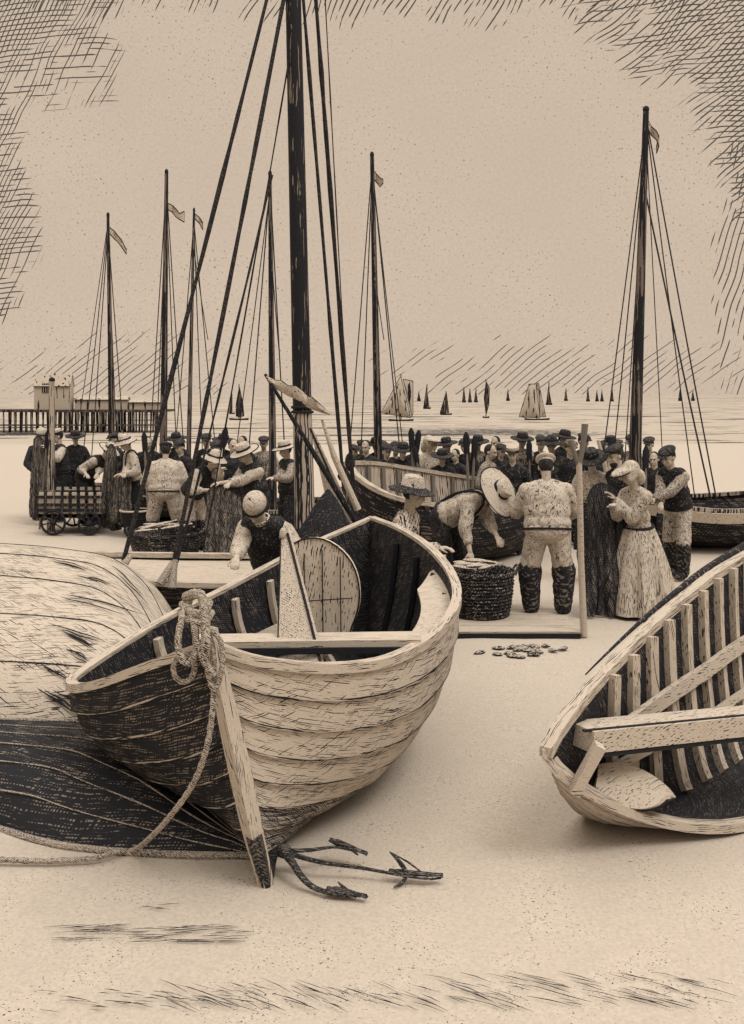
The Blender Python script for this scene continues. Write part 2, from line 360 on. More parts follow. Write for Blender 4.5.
# ------------------------------------------------------------------ boats
class Hull:
    def __init__(s, rimL, rimR, keel, N=40, planks=7, lap=0.012, bow_full=0.35, stern_full=0.3, thick=0.035):
        s.N = N; s.L = crom(rimL, N); s.Rr = crom(rimR, N); s.K = crom(keel, N)
        s.planks = planks; s.lap = lap; s.bf = bow_full; s.sf = stern_full; s.th = thick
    def pt(s, side, i, v):
        t = i / s.N; f = min(1, t / s.bf) * min(1, (1 - t) / s.sf); f = max(0.0, f) ** 0.6
        Rm = (s.L if side < 0 else s.Rr)[i]; K = s.K[i]
        a = v * PI / 2; la, ve = math.cos(a), 1 - math.sin(a)
        la, ve = la ** 0.9, ve
        la = la * f + (1 - v) * (1 - f); ve = ve * f + (1 - v) * (1 - f)
        return V((K.x + (Rm.x - K.x) * la, K.y + (Rm.y - K.y) * la, K.z + (Rm.z - K.z) * ve))
    def nrm(s, side, i, v):
        i = min(max(i, 1), s.N - 1); e = 0.02; v0, v1 = max(v - e, 0), min(v + e, 1)
        du = s.pt(side, i + 1, v) - s.pt(side, i - 1, v); dv = s.pt(side, i, v1) - s.pt(side, i, v0)
        n = du.cross(dv) * (1 if side > 0 else -1)
        if n.length < 1e-8: return V((0, 0, -1))
        n.normalize()
        c = s.K[i].lerp((s.L[i] + s.Rr[i]) / 2, 0.6)
        if n.dot(s.pt(side, i, v) - c) < 0: n = -n
        return n
    def inner(s, side, i, v, d=None):
        d = s.th if d is None else d
        return s.pt(side, i, v) - s.nrm(side, i, v) * d
    def build_shell(s, name, parent, off, mats, shade_strakes=None):
        """mats: outside right, inside, seam, outside left"""
        b = MB(); uv = []
        girth_ = 1.6
        def grid(rows, mi, flip, inn=False):
            o = len(b.v); ni = s.N + 1
            for r in rows:
                u = 0.0; prev = None
                for i in range(ni):
                    p = r[0](i); b.v.append(p)
                    if prev is not None: u += (p - prev).length
                    prev = p; uv.append((u, r[1]))
            for r in range(len(rows) - 1):
                seam = abs(rows[r][1] - rows[r + 1][1]) < 0.0701 * girth_ / s.planks
                for i in range(s.N):
                    q = (o + r * ni + i, o + r * ni + i + 1, o + (r + 1) * ni + i + 1, o + (r + 1) * ni + i)
                    mq = mi
                    if shade_strakes and mi == 0 and not seam: mq = shade_strakes.get(int((rows[r][1] + rows[r + 1][1]) / 2 / 1.6 * s.planks), mi)  # listed planks take a darker slot, painted-in shade
                    b.f.append(q[::-1] if flip else q); b.mi.append(2 if seam else mq)
        for side in (1, -1):
            girth = 1.6
            rows = []
            for k in range(s.planks):
                for q in (0.0, 0.5, 0.93, 1.0):
                    v = (k + q) / s.planks
                    rows.append((lambda i, v=v, q=q, side=side: s.pt(side, i, v) + s.nrm(side, i, v) * (s.lap * q if v < 0.999 else 0), v * girth))
            grid(rows, 0 if side > 0 else 3, side < 0)
            rows = [(lambda i, v=v, side=side: s.inner(side, i, v), v * girth) for v in (k / 12 for k in range(13))]
            grid(rows, 1, side > 0)
        return b.build(name, mats, parent, off=off, uv=uv)
    def rim(s, name, parent, off, mats=('rim_wood', 'ink'), w=0.07, h=0.035, out=0.03):
        b = MB(); uv = []; mats = ('rim_wood', 'ink') if mats[0] == 'pale_wood' else mats
        for side in (1, -1):
            ring = []
            line = s.L if side < 0 else s.Rr
            for i in range(s.N + 1):
                n = s.nrm(side, i, 0.0); n.z = 0
                if n.length < 1e-6: n = V((side, 0, 0))
                n.normalize(); p = line[i]
                a, c = p + n * out, p - n * (w - out)
                ring.append([a + V((0, 0, -h / 2)), a + V((0, 0, h / 2)), c + V((0, 0, h / 2)), c + V((0, 0, -h / 2))])
            o = len(b.v)
            u_ = 0.0
            for i, r in enumerate(ring):
                b.v += r
                if i: u_ += (ring[i][0] - ring[i - 1][0]).length
                uv += [(u_, 0.0), (u_, h), (u_, h + w), (u_, 2 * h + w)]
            for i in range(s.N):
                for j in range(4):
                    q = (o + i * 4 + j, o + i * 4 + (j + 1) % 4, o + (i + 1) * 4 + (j + 1) % 4, o + (i + 1) * 4 + j)
                    b.f.append(q if side < 0 else q[::-1]); b.mi.append(1 if j in (3,) else 0)
            for e in (0, s.N):
                b.f.append(tuple(o + e * 4 + j for j in range(4))); b.mi.append(0)
        return b.build(name, list(mats), parent, off=off, smooth=False, uv=uv)
    def rib(s, side, i, parent, off, mat='pale_wood', w=0.05, d=0.05, v0=0.03, v1=0.9):
        b = MB(); ds = (s.K[min(i + 1, s.N)] - s.K[i - 1]).normalized()
        a0 = []
        for k in range(13):
            v = v0 + (v1 - v0) * k / 12
            n = s.nrm(side, i, v); p = s.pt(side, i, v) - n * (s.th + 0.002)
            a0.append([p - ds * w / 2, p + ds * w / 2, p + ds * w / 2 - n * d, p - ds * w / 2 - n * d])
        vs = [q for r in a0 for q in r]; fs = []
        for k in range(12):
            for j in range(4): fs.append((k * 4 + j, k * 4 + (j + 1) % 4, k * 4 + 4 + (j + 1) % 4, k * 4 + 4 + j))
        fs += [(0, 1, 2, 3), (51, 50, 49, 48)]
        b.add(vs, fs); return b.build('rib', mat, parent, smooth=False, off=off)
    def stringer(s, side, v, i0, i1, parent, off, mat='pale_wood', w=0.07, d=0.03, extra=0.05, name='stringer'):
        g0 = []
        for i in range(i0, i1 + 1):
            n = s.nrm(side, i, v); p = s.pt(side, i, v) - n * (s.th + extra); t = (s.pt(side, i, min(v + .02, 1)) - s.pt(side, i, v - .02)).normalized()
            g0.append([p - t * w / 2, p + t * w / 2, p + t * w / 2 - n * d, p - t * w / 2 - n * d])
        b = MB(); k = len(g0); fs = []
        for i in range(k - 1):
            for j in range(4): fs.append((i * 4 + j, i * 4 + (j + 1) % 4, i * 4 + 4 + (j + 1) % 4, i * 4 + 4 + j))
        fs += [(0, 1, 2, 3), (k * 4 - 1, k * 4 - 2, k * 4 - 3, k * 4 - 4)]
        b.add([q for r in g0 for q in r], fs); return b.build(name, mat, parent, smooth=False, off=off)

#@@SETTING
# ------------------------------------------------------------------ the setting: sand and sea
def build_ground():
    b = MB(); xs = [-2500, -600, -150, -60, -25, -14] + [-10 + 0.25 * i for i in range(81)] + [14, 25, 60, 150, 600, 2500]
    ys = [-300, -60, -15, -4] + [0.25 * i for i in range(0, 81)] + [22, 24, 27, 30, 34, 38, 42, 46, 49, 52, 55, 58, 62, 70, 90, 140, 300, 900, 3500]
    g = []
    for x in xs:
        row = []
        for y in ys:
            z = 0.0
            if y > 48: z = -min(1.5, (y - 48) * 0.05)
            elif abs(x) < 14 and 0 < y < 40: z = 0.022 * mnoise.noise(V((x * 0.8, y * 0.8, 0))) + 0.010 * mnoise.noise(V((x * 2.6, y * 2.6, 4)))
            row.append((x, y, z - 0.012))
        g.append(row)
    b.sheet(g); o = b.build('beach', 'sand'); o['kind'] = 'structure'
    m = hatch_mat('sea_water', (0.378, 0.327, 0.270, 1), lines=[(H0, 4.0, 1.6, 0.66), ((0, 0, 2), 14.0, 8.0, 0.68), (H0, 60.0, 45.0, 0.69)], rough=0.55, grain=0.05, grain_scale=1.0, spec=0.25)
    b = MB(); xs = [-3000, -800, -200, -60, 0, 60, 200, 800, 3000]; ys = [46, 60, 90, 150, 300, 800, 2000, 5000]
    b.sheet([[(x, y, -0.16) for y in ys] for x in xs]); o = b.build('sea', m); o['kind'] = 'structure'
build_ground()

# wrack lines: thin dark seaweed streaks left on the sand near the viewer
def streaks(label, boxes, seed, dens):
    rnd = random.Random(seed); b = MB()
    for (x0, y0, x1, y1, n, ang, ln) in boxes:
        for _ in range(n):
            c = G(rnd.uniform(x0, x1), rnd.uniform(y0, y1)); a = R(ang + rnd.uniform(-8, 8)); l = ln * rnd.uniform(0.4, 1.2)
            d = V((math.cos(a), math.sin(a), 0)) * l / 2
            k = V((-d.y, d.x, 0)) * rnd.uniform(-0.08, 0.08)
            r = rnd.uniform(0.0008, 0.0019)
            b.tube([c - d + V((0, 0, .002)), c + k + V((0, 0, .004)), c + d + V((0, 0, .002))], [r * 0.3, r, r * 0.3], 5)
    return tag(b.build('seaweed_streaks', 'ink'), label, 'seaweed', kind='stuff')
streaks('thin dark wisps of dried weed lying on the sand in the left foreground', [(60, 925, 250, 943, 70, 4, 0.16), (140, 900, 170, 912, 5, 3, 0.10)], 3, 1)
streaks('slanting wisps of dried weed along the sand at the very front', [(170, 985, 520, 1008, 90, 150, 0.14), (430, 975, 720, 1005, 60, 155, 0.16), (40, 990, 250, 1012, 40, 170, 0.1)], 5, 1)
#@@PIER
M['net_dark'] = hatch_mat('net_dark', (0.22, 0.19, 0.16, 1), lines=[((0, 0, 60), 0.3, 0.014, 0.44), ((0, 0, -60), 0.3, 0.014, 0.45)], coord='UV', grain=0.4)
M['seam'] = hatch_mat('seam', (0.40, 0.345, 0.285, 1), lines=[((0, 0, 1), 0.30, 0.014, 0.46)], coord='UV')
# ------------------------------------------------------------------ the pier far left
def build_pier():
    Y = 66.0; zt = EYE - 17 / F * Y; x0, x1 = -27.0, (163 - CX) / F * Y
    t = thing('pier', 'long low timber pier on dark piles at the far left, behind the masts', 'pier', (x0, Y, -0.2))
    off = V((x0, Y, -0.2))
    b = MB(); b.box(((x0 + x1) / 2, Y + 2, zt), (x1 - x0, 4.2, 0.16)); b.build('deck', 'mast_far', t, False, off)
    n = 58; rnd = random.Random(2)
    for k in range(n):
        x = -24.5 + (x1 + 24.4) * k / (n - 1); y = Y + (0.1 if k % 2 else 1.6); b = MB(); w = rnd.uniform(0.10, 0.2)
        b.tube([(x, y, -0.9), (x + rnd.uniform(-.06, .06), y, zt - 0.085)], w / 2, 6)
        b.build('pile', 'pile', t, True, off)
    b = MB(); b.beam((x0, Y - 0.1, 0.35), (x1, Y - 0.1, 0.35), 0.07, 0.10); b.build('brace', 'mast_far', t, False, off)
    # gabled house and the low sheds standing on it
    zb = zt + 0.083
    def gable(name, label, cat, px0, px1, pyt, eave, y0, dep, win):
        a, c = (px0 - CX) / F * Y, (px1 - CX) / F * Y; ztop = EYE - (pyt - HY) / F * Y; ze = zb + (ztop - zb) * eave
        o = thing(name, label, cat, ((a + c) / 2, y0, zb)); of = V(((a + c) / 2, y0, zb)); ym = y0 + dep / 2
        b = MB()
        b.add([(a, y0, zb), (c, y0, zb), (c, y0 + dep, zb), (a, y0 + dep, zb), (a, y0, ze), (c, y0, ze), (c, y0 + dep, ze), (a, y0 + dep, ze), (c, ym, ztop - 0.02), (a, ym, ztop - 0.02)],
              [(0, 1, 5, 4), (1, 2, 6, 8, 5), (2, 3, 7, 6), (3, 0, 4, 9, 7)])
        b.build('wall', 'shed_pale', o, False, of)
        b = MB(); e = 0.05
        b.sheet([[(a - e, y0 - e, ze - 0.03), (c + e, y0 - e, ze - 0.03)], [(a - e, ym, ztop), (c + e, ym, ztop)], [(a - e, y0 + dep + e, ze - 0.03), (c + e, y0 + dep + e, ze - 0.03)]], th=0.05)
        b.build('roof', 'shed_pale', o, False, of)
        b = MB(); b.beam((a - e, y0 - e - 0.02, ze - 0.02), (c + e, y0 - e - 0.02, ze - 0.02), 0.04, 0.06); b.build('gutter', 'ink', o, False, of)
        for (wx, wz, ww, wh) in win:
            x, z = (wx - CX) / F * Y, EYE - (wz - HY) / F * Y
            b = MB(); b.box((x, y0 - 0.015, z), (ww, 0.05, wh)); f = b.build('window', 'ink', o, False, of)
            b = MB()
            for k in (-1, 0, 1): b.box((x + k * ww / 3.2, y0 - 0.05, z), (0.03, 0.02, wh * 0.95))
            b.build('glazing_bar', 'shed_pale', f, False, of)
            f['label'] = 'dark barred window'
        return o
    gable('harbour_house', 'pale gabled house with a dark barred window on the pier end', 'house', 31, 67, 374, 0.66, Y + 0.6, 0.9, [(43, 388, 0.50, 0.62)])
    gable('shed', 'long low pale shed on the pier beside the gabled house', 'shed', 70.5, 124, 397, 0.78, Y + 0.9, 0.7, [])
    gable('shed', 'lowest pale shed at the outer end of the pier', 'shed', 126, 161, 400.5, 0.78, Y + 0.9, 0.7, [])
build_pier()

# ------------------------------------------------------------------ sails out on the water
def sea_boat(px, wl, top, sails, label, hullw=0, lean=0.0, cat='sailing boat', dark=True):
    """sails: list of outlines in pixels relative to (px, waterline); the boat floats where the photo shows it"""
    Y = (EYE + 0.16) * F / (wl - HY); k = Y / F; x = (px - CX) * k; z0 = -0.16
    o = thing('sailing_boat', label, cat, (x, Y, z0), 0, 'sailing boats out on the water')
    hw = (hullw or 9) * k; b = MB()
    g = []
    for i in range(9):
        u = -1 + i / 4; w = hw * 0.14 * (1 - abs(u) ** 2.2) + 0.01 * k; sh = (1.2 + 0.9 * u * u) * k
        g.append([(u * hw / 2, -w, sh), (u * hw / 2 * .92, -w * .6, -0.4 * k), (u * hw / 2 * .92, w * .6, -0.4 * k), (u * hw / 2, w, sh), (u * hw / 2, -w, sh + .02 * k)])
    b.sheet(g); b.build('hull', 'ink', o)
    b = MB(); b.tube([(0, 0, 0), (lean * k, 0, (wl - top) * k)], 0.5 * k if (wl - top) > 12 else 0.35 * k, 6); b.build('mast', 'mast_far', o)
    for (pts, pale) in sails:
        q = [V((a * k, 0, h * k)) for a, h in pts]; c = sum(q, V()) / len(q); wd = max(a.x for a in q) - min(a.x for a in q)
        rings = []; n = 10; edge = []
        for i in range(len(q)):
            for s in range(n): edge.append(q[i].lerp(q[(i + 1) % len(q)], s / n))
        b = MB(); vs = []; rad = 5
        for r in range(rad + 1):
            f = r / rad
            for e in edge:
                p = c.lerp(e, f); p.y += -0.16 * wd * (1 - f * f) - 0.02 * k; vs.append(p)
        m = len(edge); fs = []
        for r in range(rad):
            for j in range(m): fs.append((r * m + j, (r + 1) * m + j, (r + 1) * m + (j + 1) % m, r * m + (j + 1) % m))
        b.add(vs, fs)
        b.tube([e + V((0, -0.02 * k, 0)) for e in edge], 0.33 * k, 5, mi=1, closed=True)
        b.build('sail', ['sail_pale' if pale else 'sail_dark', 'ink'], o)
    return o
TRI = lambda w, h, s=1: [(-0.1 * s, 1.5), (-w * s, 1.8), (-0.15 * s, h)]
sea_boat(401, 421, 374, [([(-1, 44), (-20, 8), (10, 3), (0, 44)], True), ([(2, 42), (12, 40), (12, 8), (11, 4)], True)], 'largest pale sailed boat on the water, just right of the tall middle mast', 26)
sea_boat(427, 409, 384, [(TRI(3.4, 24), False), (TRI(2.2, 17, -1), False)], 'small dark sailed boat behind the largest pale sail', 8)
sea_boat(446, 415, 391, [(TRI(6, 22), False), ([(0.4, 23), (1, 2), (3, 2)], False)], 'grey sailed boat leaning left, between the largest pale sail and the three far sails', 12)
for x, hh, l in ((464, 387, 'leftmost'), (470, 388.5, 'middle'), (476, 389, 'rightmost')):
    sea_boat(x, 402.5, hh, [(TRI(1.6, 402.5 - hh - 1), False), (TRI(1.4, 402.5 - hh - 3, -1), False)], l + ' of three tiny dark sails in a row near the horizon', 4)
sea_boat(486, 418, 379, [([(0.4, 36), (3.4, 30), (3, 14), (0.4, 4)], False), ([(-.3, 34), (-2, 20), (-.4, 6)], False)], 'tall narrow dark sail in the middle of the water', 7)
sea_boat(537, 420, 382, [([(-8, 36), (-18, 3), (3, 2), (-1, 36)], True), ([(1, 37), (3, 3), (9, 3), (2, 36)], True)], 'white two sailed boat on the water above the man in white overalls', 26, lean=0.0)
sea_boat(549, 405, 382, [(TRI(2.6, 21), False), (TRI(2.4, 14, -1), False)], 'small dark sail close behind the white two sailed boat', 7)
for x, hh, l in ((588, 387, 'small dark sail left of the two tiniest sails at right'), (597, 390, 'left one of the two tiniest sails on the right horizon'), (602, 390, 'right one of the two tiniest sails on the right horizon'), (612, 384, 'thin dark sail close left of the tall right mast')):
    sea_boat(x, 401.5, hh, [(TRI(1.3, 401.5 - hh - 1), False), (TRI(1.2, 401.5 - hh - 3, -1), False)], l, 4)
for x, hh, l in ((419, 391, 'tiny far sail just left of the small dark sail near the middle mast'), (508, 389, 'tiny far sail between the tall narrow sail and the white two sailed boat'), (566, 388.5, 'tiny far sail right of the white two sailed boat'), (680, 389, 'left one of two tiny far sails beyond the right mast stays'), (693, 390, 'right one of two tiny far sails beyond the right mast stays')):
    sea_boat(x, 401, hh, [(TRI(1.4, 401 - hh - 1), False), (TRI(1.2, 401 - hh - 3, -1), False)], l, 4)
sea_boat(239, 420, 384, [([(0.3, 34), (4, 16), (5, 4), (0.5, 3)], False), ([(-.3, 30), (-3, 16), (-3, 4), (-.4, 3)], False)], 'dark sailed boat on the water left of the tall thick mast', 20)
sea_boat(232, 414, 394, [(TRI(2.4, 18), False)], 'small dark sail just left of the other dark boat near the thick mast', 6)

# ------------------------------------------------------------------ beached boats with masts behind the crowd
def stay_part(b_off, parent, a, c, r, mat='rope_dark', sag=0.0, name='stay'):
    b = MB(); a, c = V(a), V(c)
    b.tube([a.lerp(c, k / 8) + V((0, 0, -sag * 4 * (k / 8) * (1 - k / 8))) for k in range(9)], r, 6)
    return b.build(name, mat, parent, True, b_off)
def pennant_part(off, parent, a, pts, Y, mat='canvas'):
    """small flag flying from a masthead: pts are its outline's upper and lower edges in pixels"""
    b = MB(); g = []
    for i, (x, y1, y2) in enumerate(pts):
        p, q = P(x, y1, Y), P(x, y2, Y); w = V((0, 0.06 * math.sin(i * 1.7), 0)); g.append([p + w, q + w])
    b.sheet(g, th=0.004)
    b.tube([r[0] for r in g], 0.008 * Y / 14, 5, mi=1); b.tube([r[1] for r in g], 0.008 * Y / 14, 5, mi=1); b.tube([g[-1][0], g[-1][1]], 0.006, 5, mi=1)
    return b.build('pennant', [mat, 'ink'], parent, True, off)
def masted(label, px_top, py_top, px_base, Y, hull_px, z_gun, z_rise, stays, flag, mast_r, group='masted fishing boats beached behind the crowd', beam=2.0, pale_band=False, extra=None):
    """a beached fishing boat broadside on, its hull between two pixel columns, with mast, stays and pennant"""
    x0, x1 = (hull_px[0] - CX) / F * Y, (hull_px[1] - CX) / F * Y; xm = (x0 + x1) / 2
    o = thing('fishing_boat', label, 'fishing boat', (xm, Y, 0), 0, group); off = V((xm, Y, 0))
    L = x1 - x0
    near = [(x0, Y, z_gun + z_rise), (x0 + L * .14, Y - beam * .33, z_gun + z_rise * .45), (xm, Y - beam / 2, z_gun), (x0 + L * .86, Y - beam * .36, z_gun + z_rise * .3), (x1, Y, z_gun + z_rise * .8)]
    far = [(x, 2 * Y - y, z) for x, y, z in near]
    keel = [(x0 + L * .05, Y, 0.1), (x0 + L * .2, Y, 0), (xm, Y, 0), (x0 + L * .8, Y, 0), (x1 - L * .03, Y, 0.1)]
    h = Hull(far, near, keel, N=24, planks=5, lap=0.015)
    h.build_shell('hull', o, off, ['tar_far', 'tar_far', 'ink', 'tar_far']); h.rim('gunwale', o, off, ('mast_pale', 'ink'), 0.10, 0.06)
    if pale_band: h.stringer(1, 0.10, 1, 23, o, off, 'pale_wood', 0.16, 0.02, -0.08, 'wale')
    top = P(px_top, py_top, Y); base = P(px_base, HY, Y); base.z = 0.1
    k = (base.z - top.z) / (EYE - top.z) ; base.x = top.x + (P(px_base, HY, Y).x - top.x) * k
    b = MB(); b.tube([top.lerp(base, i / 10) for i in range(11)], [mast_r * (0.42 + 0.58 * i / 10) for i in range(11)], 10); b.build('mast', 'mast_far', o, True, off)
    b = MB(); b.ell(top + V((0, 0, 0.04)), (mast_r * .46, mast_r * .46, 0.06)); b.build('mast_cap', 'ink', o, True, off)
    for (tx, ty, bx, by, yo, r) in stays:
        a = P(tx, ty, Y); c = P(bx, by, Y + yo)
        if by > 400:                      # made fast at the gunwale
            zg = z_gun + 0.05; c = a + (c - a) * ((a.z - zg) / (a.z - c.z))
        stay_part(off, o, a, c, r, sag=0.05)
    if flag: pennant_part(off, o, top, flag, Y)
    return o
masted('beached boat whose short thin mast stands furthest left', 108, 217, 111, 20.5, (58, 150), 0.45, 0.15,
       [(108, 225, 84, 445, -.4, .010), (108, 230, 92, 450, .4, .010), (108, 228, 124, 440, -.4, .010), (108, 235, 117, 452, .4, .010), (108, 222, 77, 432, 0, .008)],
       [(109, 227, 233), (114, 231, 239), (118, 236, 242), (122, 240, 247), (126, 250, 254)], 0.075)
masted('beached boat with a dark mast and wind bent pennant, second mast from left', 166.5, 174, 164, 19.5, (128, 206), 0.45, 0.15,
       [(166.5, 182, 150, 440, -.3, .010), (166.5, 188, 156, 452, .3, .010), (166.5, 186, 184, 452, -.3, .010), (166.5, 195, 176, 440, .3, .010)],
       [(167, 203, 209), (172, 205, 212), (176, 209, 217), (180, 214, 220), (184, 211, 222)], 0.085)
masted('beached boat with a slim mast close behind the second mast from left', 194, 212, 190, 22.0, (172, 246), 0.45, 0.15,
       [(194, 220, 176, 438, -.3, .011), (194, 226, 202, 440, .3, .011), (194, 222, 215, 442, -.3, .011), (194, 250, 208, 340, .3, .009)],
       [(195, 214, 219), (199, 217, 223), (203, 223, 230)], 0.06)
masted('beached boat with a bare mast just left of the tall thick mast', 270, 176, 272, 17.5, (222, 330), 0.45, 0.15,
       [(270, 184, 247, 470, -.4, .011), (270, 190, 234, 465, .4, .009), (270, 180, 287, 490, -.4, .011), (271, 250, 279, 350, .3, .009)],
       None, 0.075)
masted('beached boat with a tall mast and drooping pennant, right of the thick mast', 372, 157, 377, 18.0, (338, 440), 0.5, 0.2,
       [(372, 166, 351, 430, -.3, .010), (372, 172, 361, 452, .3, .010), (372.5, 168, 399, 440, -.3, .011), (372, 166, 404, 455, .3, .009), (373, 260, 384, 340, .2, .008)],
       [(373, 170, 178), (376, 173, 181), (380, 178, 187), (383, 180, 184)], 0.085)
masted('beached boat with the tall dark right hand mast and splayed stays', 646, 112, 637, 16.0, (598, 800), 0.66, 0.3,
       [(646, 122, 603, 455, -.5, .010), (646, 128, 614, 450, .3, .010), (645, 150, 626, 440, .4, .009), (646, 120, 688, 445, .4, .010), (647, 122, 716, 497, -.7, .012), (645, 190, 710, 495, -.7, .014), (646, 130, 662, 445, .5, .008)],
       [(648, 120, 128), (652, 125, 134), (656, 131, 140), (658, 137, 147), (657, 146, 153)], 0.115, beam=2.3, pale_band=True)

# ------------------------------------------------------------------ the pale-lined dark boat in the middle distance
def build_middle_boat():
    Y0 = 13.6; base = P(440, 500, 13.6); off = V((base.x, 13.6, 0))
    o = thing('rowing_boat', 'dark hulled open boat with a pale ribbed inside, behind the bending man', 'boat', off)
    near = [P(346, 463, 13.6), P(358, 478, 13.2), P(385, 494, 12.9), P(420, 503, 12.9), P(470, 506, 13.4), P(520, 500, 14.2), P(548, 490, 15.3)]
    far = [P(346, 463, 13.6), P(372, 463, 14.2), P(405, 467.5, 14.8), P(440, 473, 15.2), P(480, 479, 15.5), P(520, 485, 15.5), P(548, 490, 15.3)]
    keel = [V((P(352, 463, 13.7).x, 13.75, 0.35)), V((P(362, 463, 13.7).x, 13.8, 0.08)), V((P(400, 463, 13.9).x, 14.0, 0)), V((P(450, 463, 14.3).x, 14.4, 0)), V((P(510, 463, 14.8).x, 14.9, 0.02)), V((P(545, 463, 15.2).x, 15.2, 0.2))]
    h = Hull(far, near, keel, N=32, planks=7, lap=0.014)
    h.build_shell('hull', o, off, ['tar_far', 'inside_pale', 'ink', 'tar_far']); h.rim('gunwale', o, off, ('pale_wood', 'ink'), 0.09, 0.055)
    for i in range(4, 30, 3): h.rib(-1, i, o, off, 'plank_mid', 0.05, 0.05)
    h.stringer(-1, 0.30, 3, 29, o, off, 'pale_wood', 0.07, 0.03)
    for i in (11, 19):
        a, c = h.inner(-1, i, 0.28), h.inner(1, i, 0.28); b = MB(); b.beam(a, c, 0.22, 0.05); b.build('thwart', 'pale_wood', o, False, off)
build_middle_boat()

# ------------------------------------------------------------------ the dark low boat carrying the tall thick mast
def build_mast_boat():
    Y = 10.4; zd = 0.58; x0, x1 = -3.5, 0.75; off = V((-0.8, Y, 0))
    o = thing('fishing_boat', 'low black boat carrying the tallest, thickest mast, behind the front boat', 'fishing boat', off)
    near = [(x0, Y, zd + .18), (x0 + .5, Y - .62, zd + .06), (-1.6, Y - .88, zd), (-0.2, Y - .72, zd + .02), (x1, Y, zd + .12)]
    far = [(x, 2 * Y - y, z) for x, y, z in near]
    keel = [(x0 + .15, Y, .1), (x0 + .7, Y, 0), (-1.2, Y, 0), (.2, Y, 0), (x1 - .1, Y, .1)]
    h = Hull(far, near, keel, N=30, planks=6, lap=0.014)
    h.build_shell('hull', o, off, ['plank_dark', 'dark_inside', 'ink', 'plank_dark']); h.rim('gunwale', o, off, ('pale_wood', 'ink'), 0.10, 0.05)
    # plank deck
    g = []
    for i in range(1, h.N): g.append([h.inner(-1, i, 0.1, .05), h.inner(1, i, 0.1, .05)])
    b = MB(); b.sheet([[a.lerp(c, k / 6) for k in range(7)] for a, c in g], th=0.03); b.build('deck', 'pale_wood', o, False, off)
    top = P(292, -60, Y); foot = P(305, 520, Y); d = (foot - top).normalized(); foot = foot + d * ((0.45 - foot.z) / d.z)
    cut = P(302.3, 412, Y)
    b = MB(); b.tube([top, top.lerp(cut, .5), cut], [0.078, 0.088, 0.098], 14); mu = b.build('mast', 'mast_dark', o, True, off)
    b = MB(); b.tube([cut, cut.lerp(foot, .5), foot], [0.0985, 0.105, 0.112], 14); ml = b.build('lower_mast', 'mast_pale', o, True, off); ml['label'] = 'bare worn lower length of the mast'
    b = MB()
    for z in (0.0, 0.05): b.tube([cut + V((0.105 * math.cos(a), 0.105 * math.sin(a), z)) for a in (2 * PI * k / 14 for k in range(14))], 0.016, 6, closed=True)
    b.build('mast_band', 'ink', o, True, off)
    S_ = [(279, -50, 122, 566, 9.75, .024, 272, 10), (293, -50, 172, 572, 9.6, .024, 289, 10), (272, 175, 176, 566, 9.75, .013, None, None),
          (300, -40, 346, 512, 10.9, .022, None, None), (312, -50, 352, 470, 11.6, .026, None, None), (322, -60, 349, 440, 11.8, .008, None, None), (289, 60, 226, 420, 11.4, .010, None, None)]
    for (ax, ay, bx, by, yb, r, _, _) in S_:
        a = P(ax, ay, Y); c = P(bx, by, yb)
        if ay > 100: a = P(ax, ay, 10.1)
        d = (c - a).normalized()
        if c.z > zd: c = c + d * ((c.z - zd) / -d.z)
        b = MB(); n = 22; rnd = random.Random(int(ax))
        b.tube([a.lerp(c, i / n) + V((0, 0, -0.05 * 4 * (i / n) * (1 - i / n))) for i in range(n + 1)], [r * rnd.uniform(.72, 1.15) for _ in range(n + 1)], 7)
        b.build('stay', 'rope_dark', o, True, off)
    for (a, c) in ((P(128, 560, 9.75), P(104, 578, 9.3)), (P(130, 556, 9.75), P(114, 583, 9.45)), (P(173, 562, 9.6), P(160, 584, 9.5)), (P(175, 560, 9.6), P(172, 588, 9.5))):
        b = MB(); b.tube([a, a.lerp(c, .5), c], [0.028, 0.036, 0.042], 7); b.build('lanyard', 'rope_pale', o, True, off)
    h2 = MB(); h2.ell(P(350, 462, 11.6), (0.06, 0.04, 0.11)); h2.build('deadeye', 'rope_dark', o, True, off)
build_mast_boat()

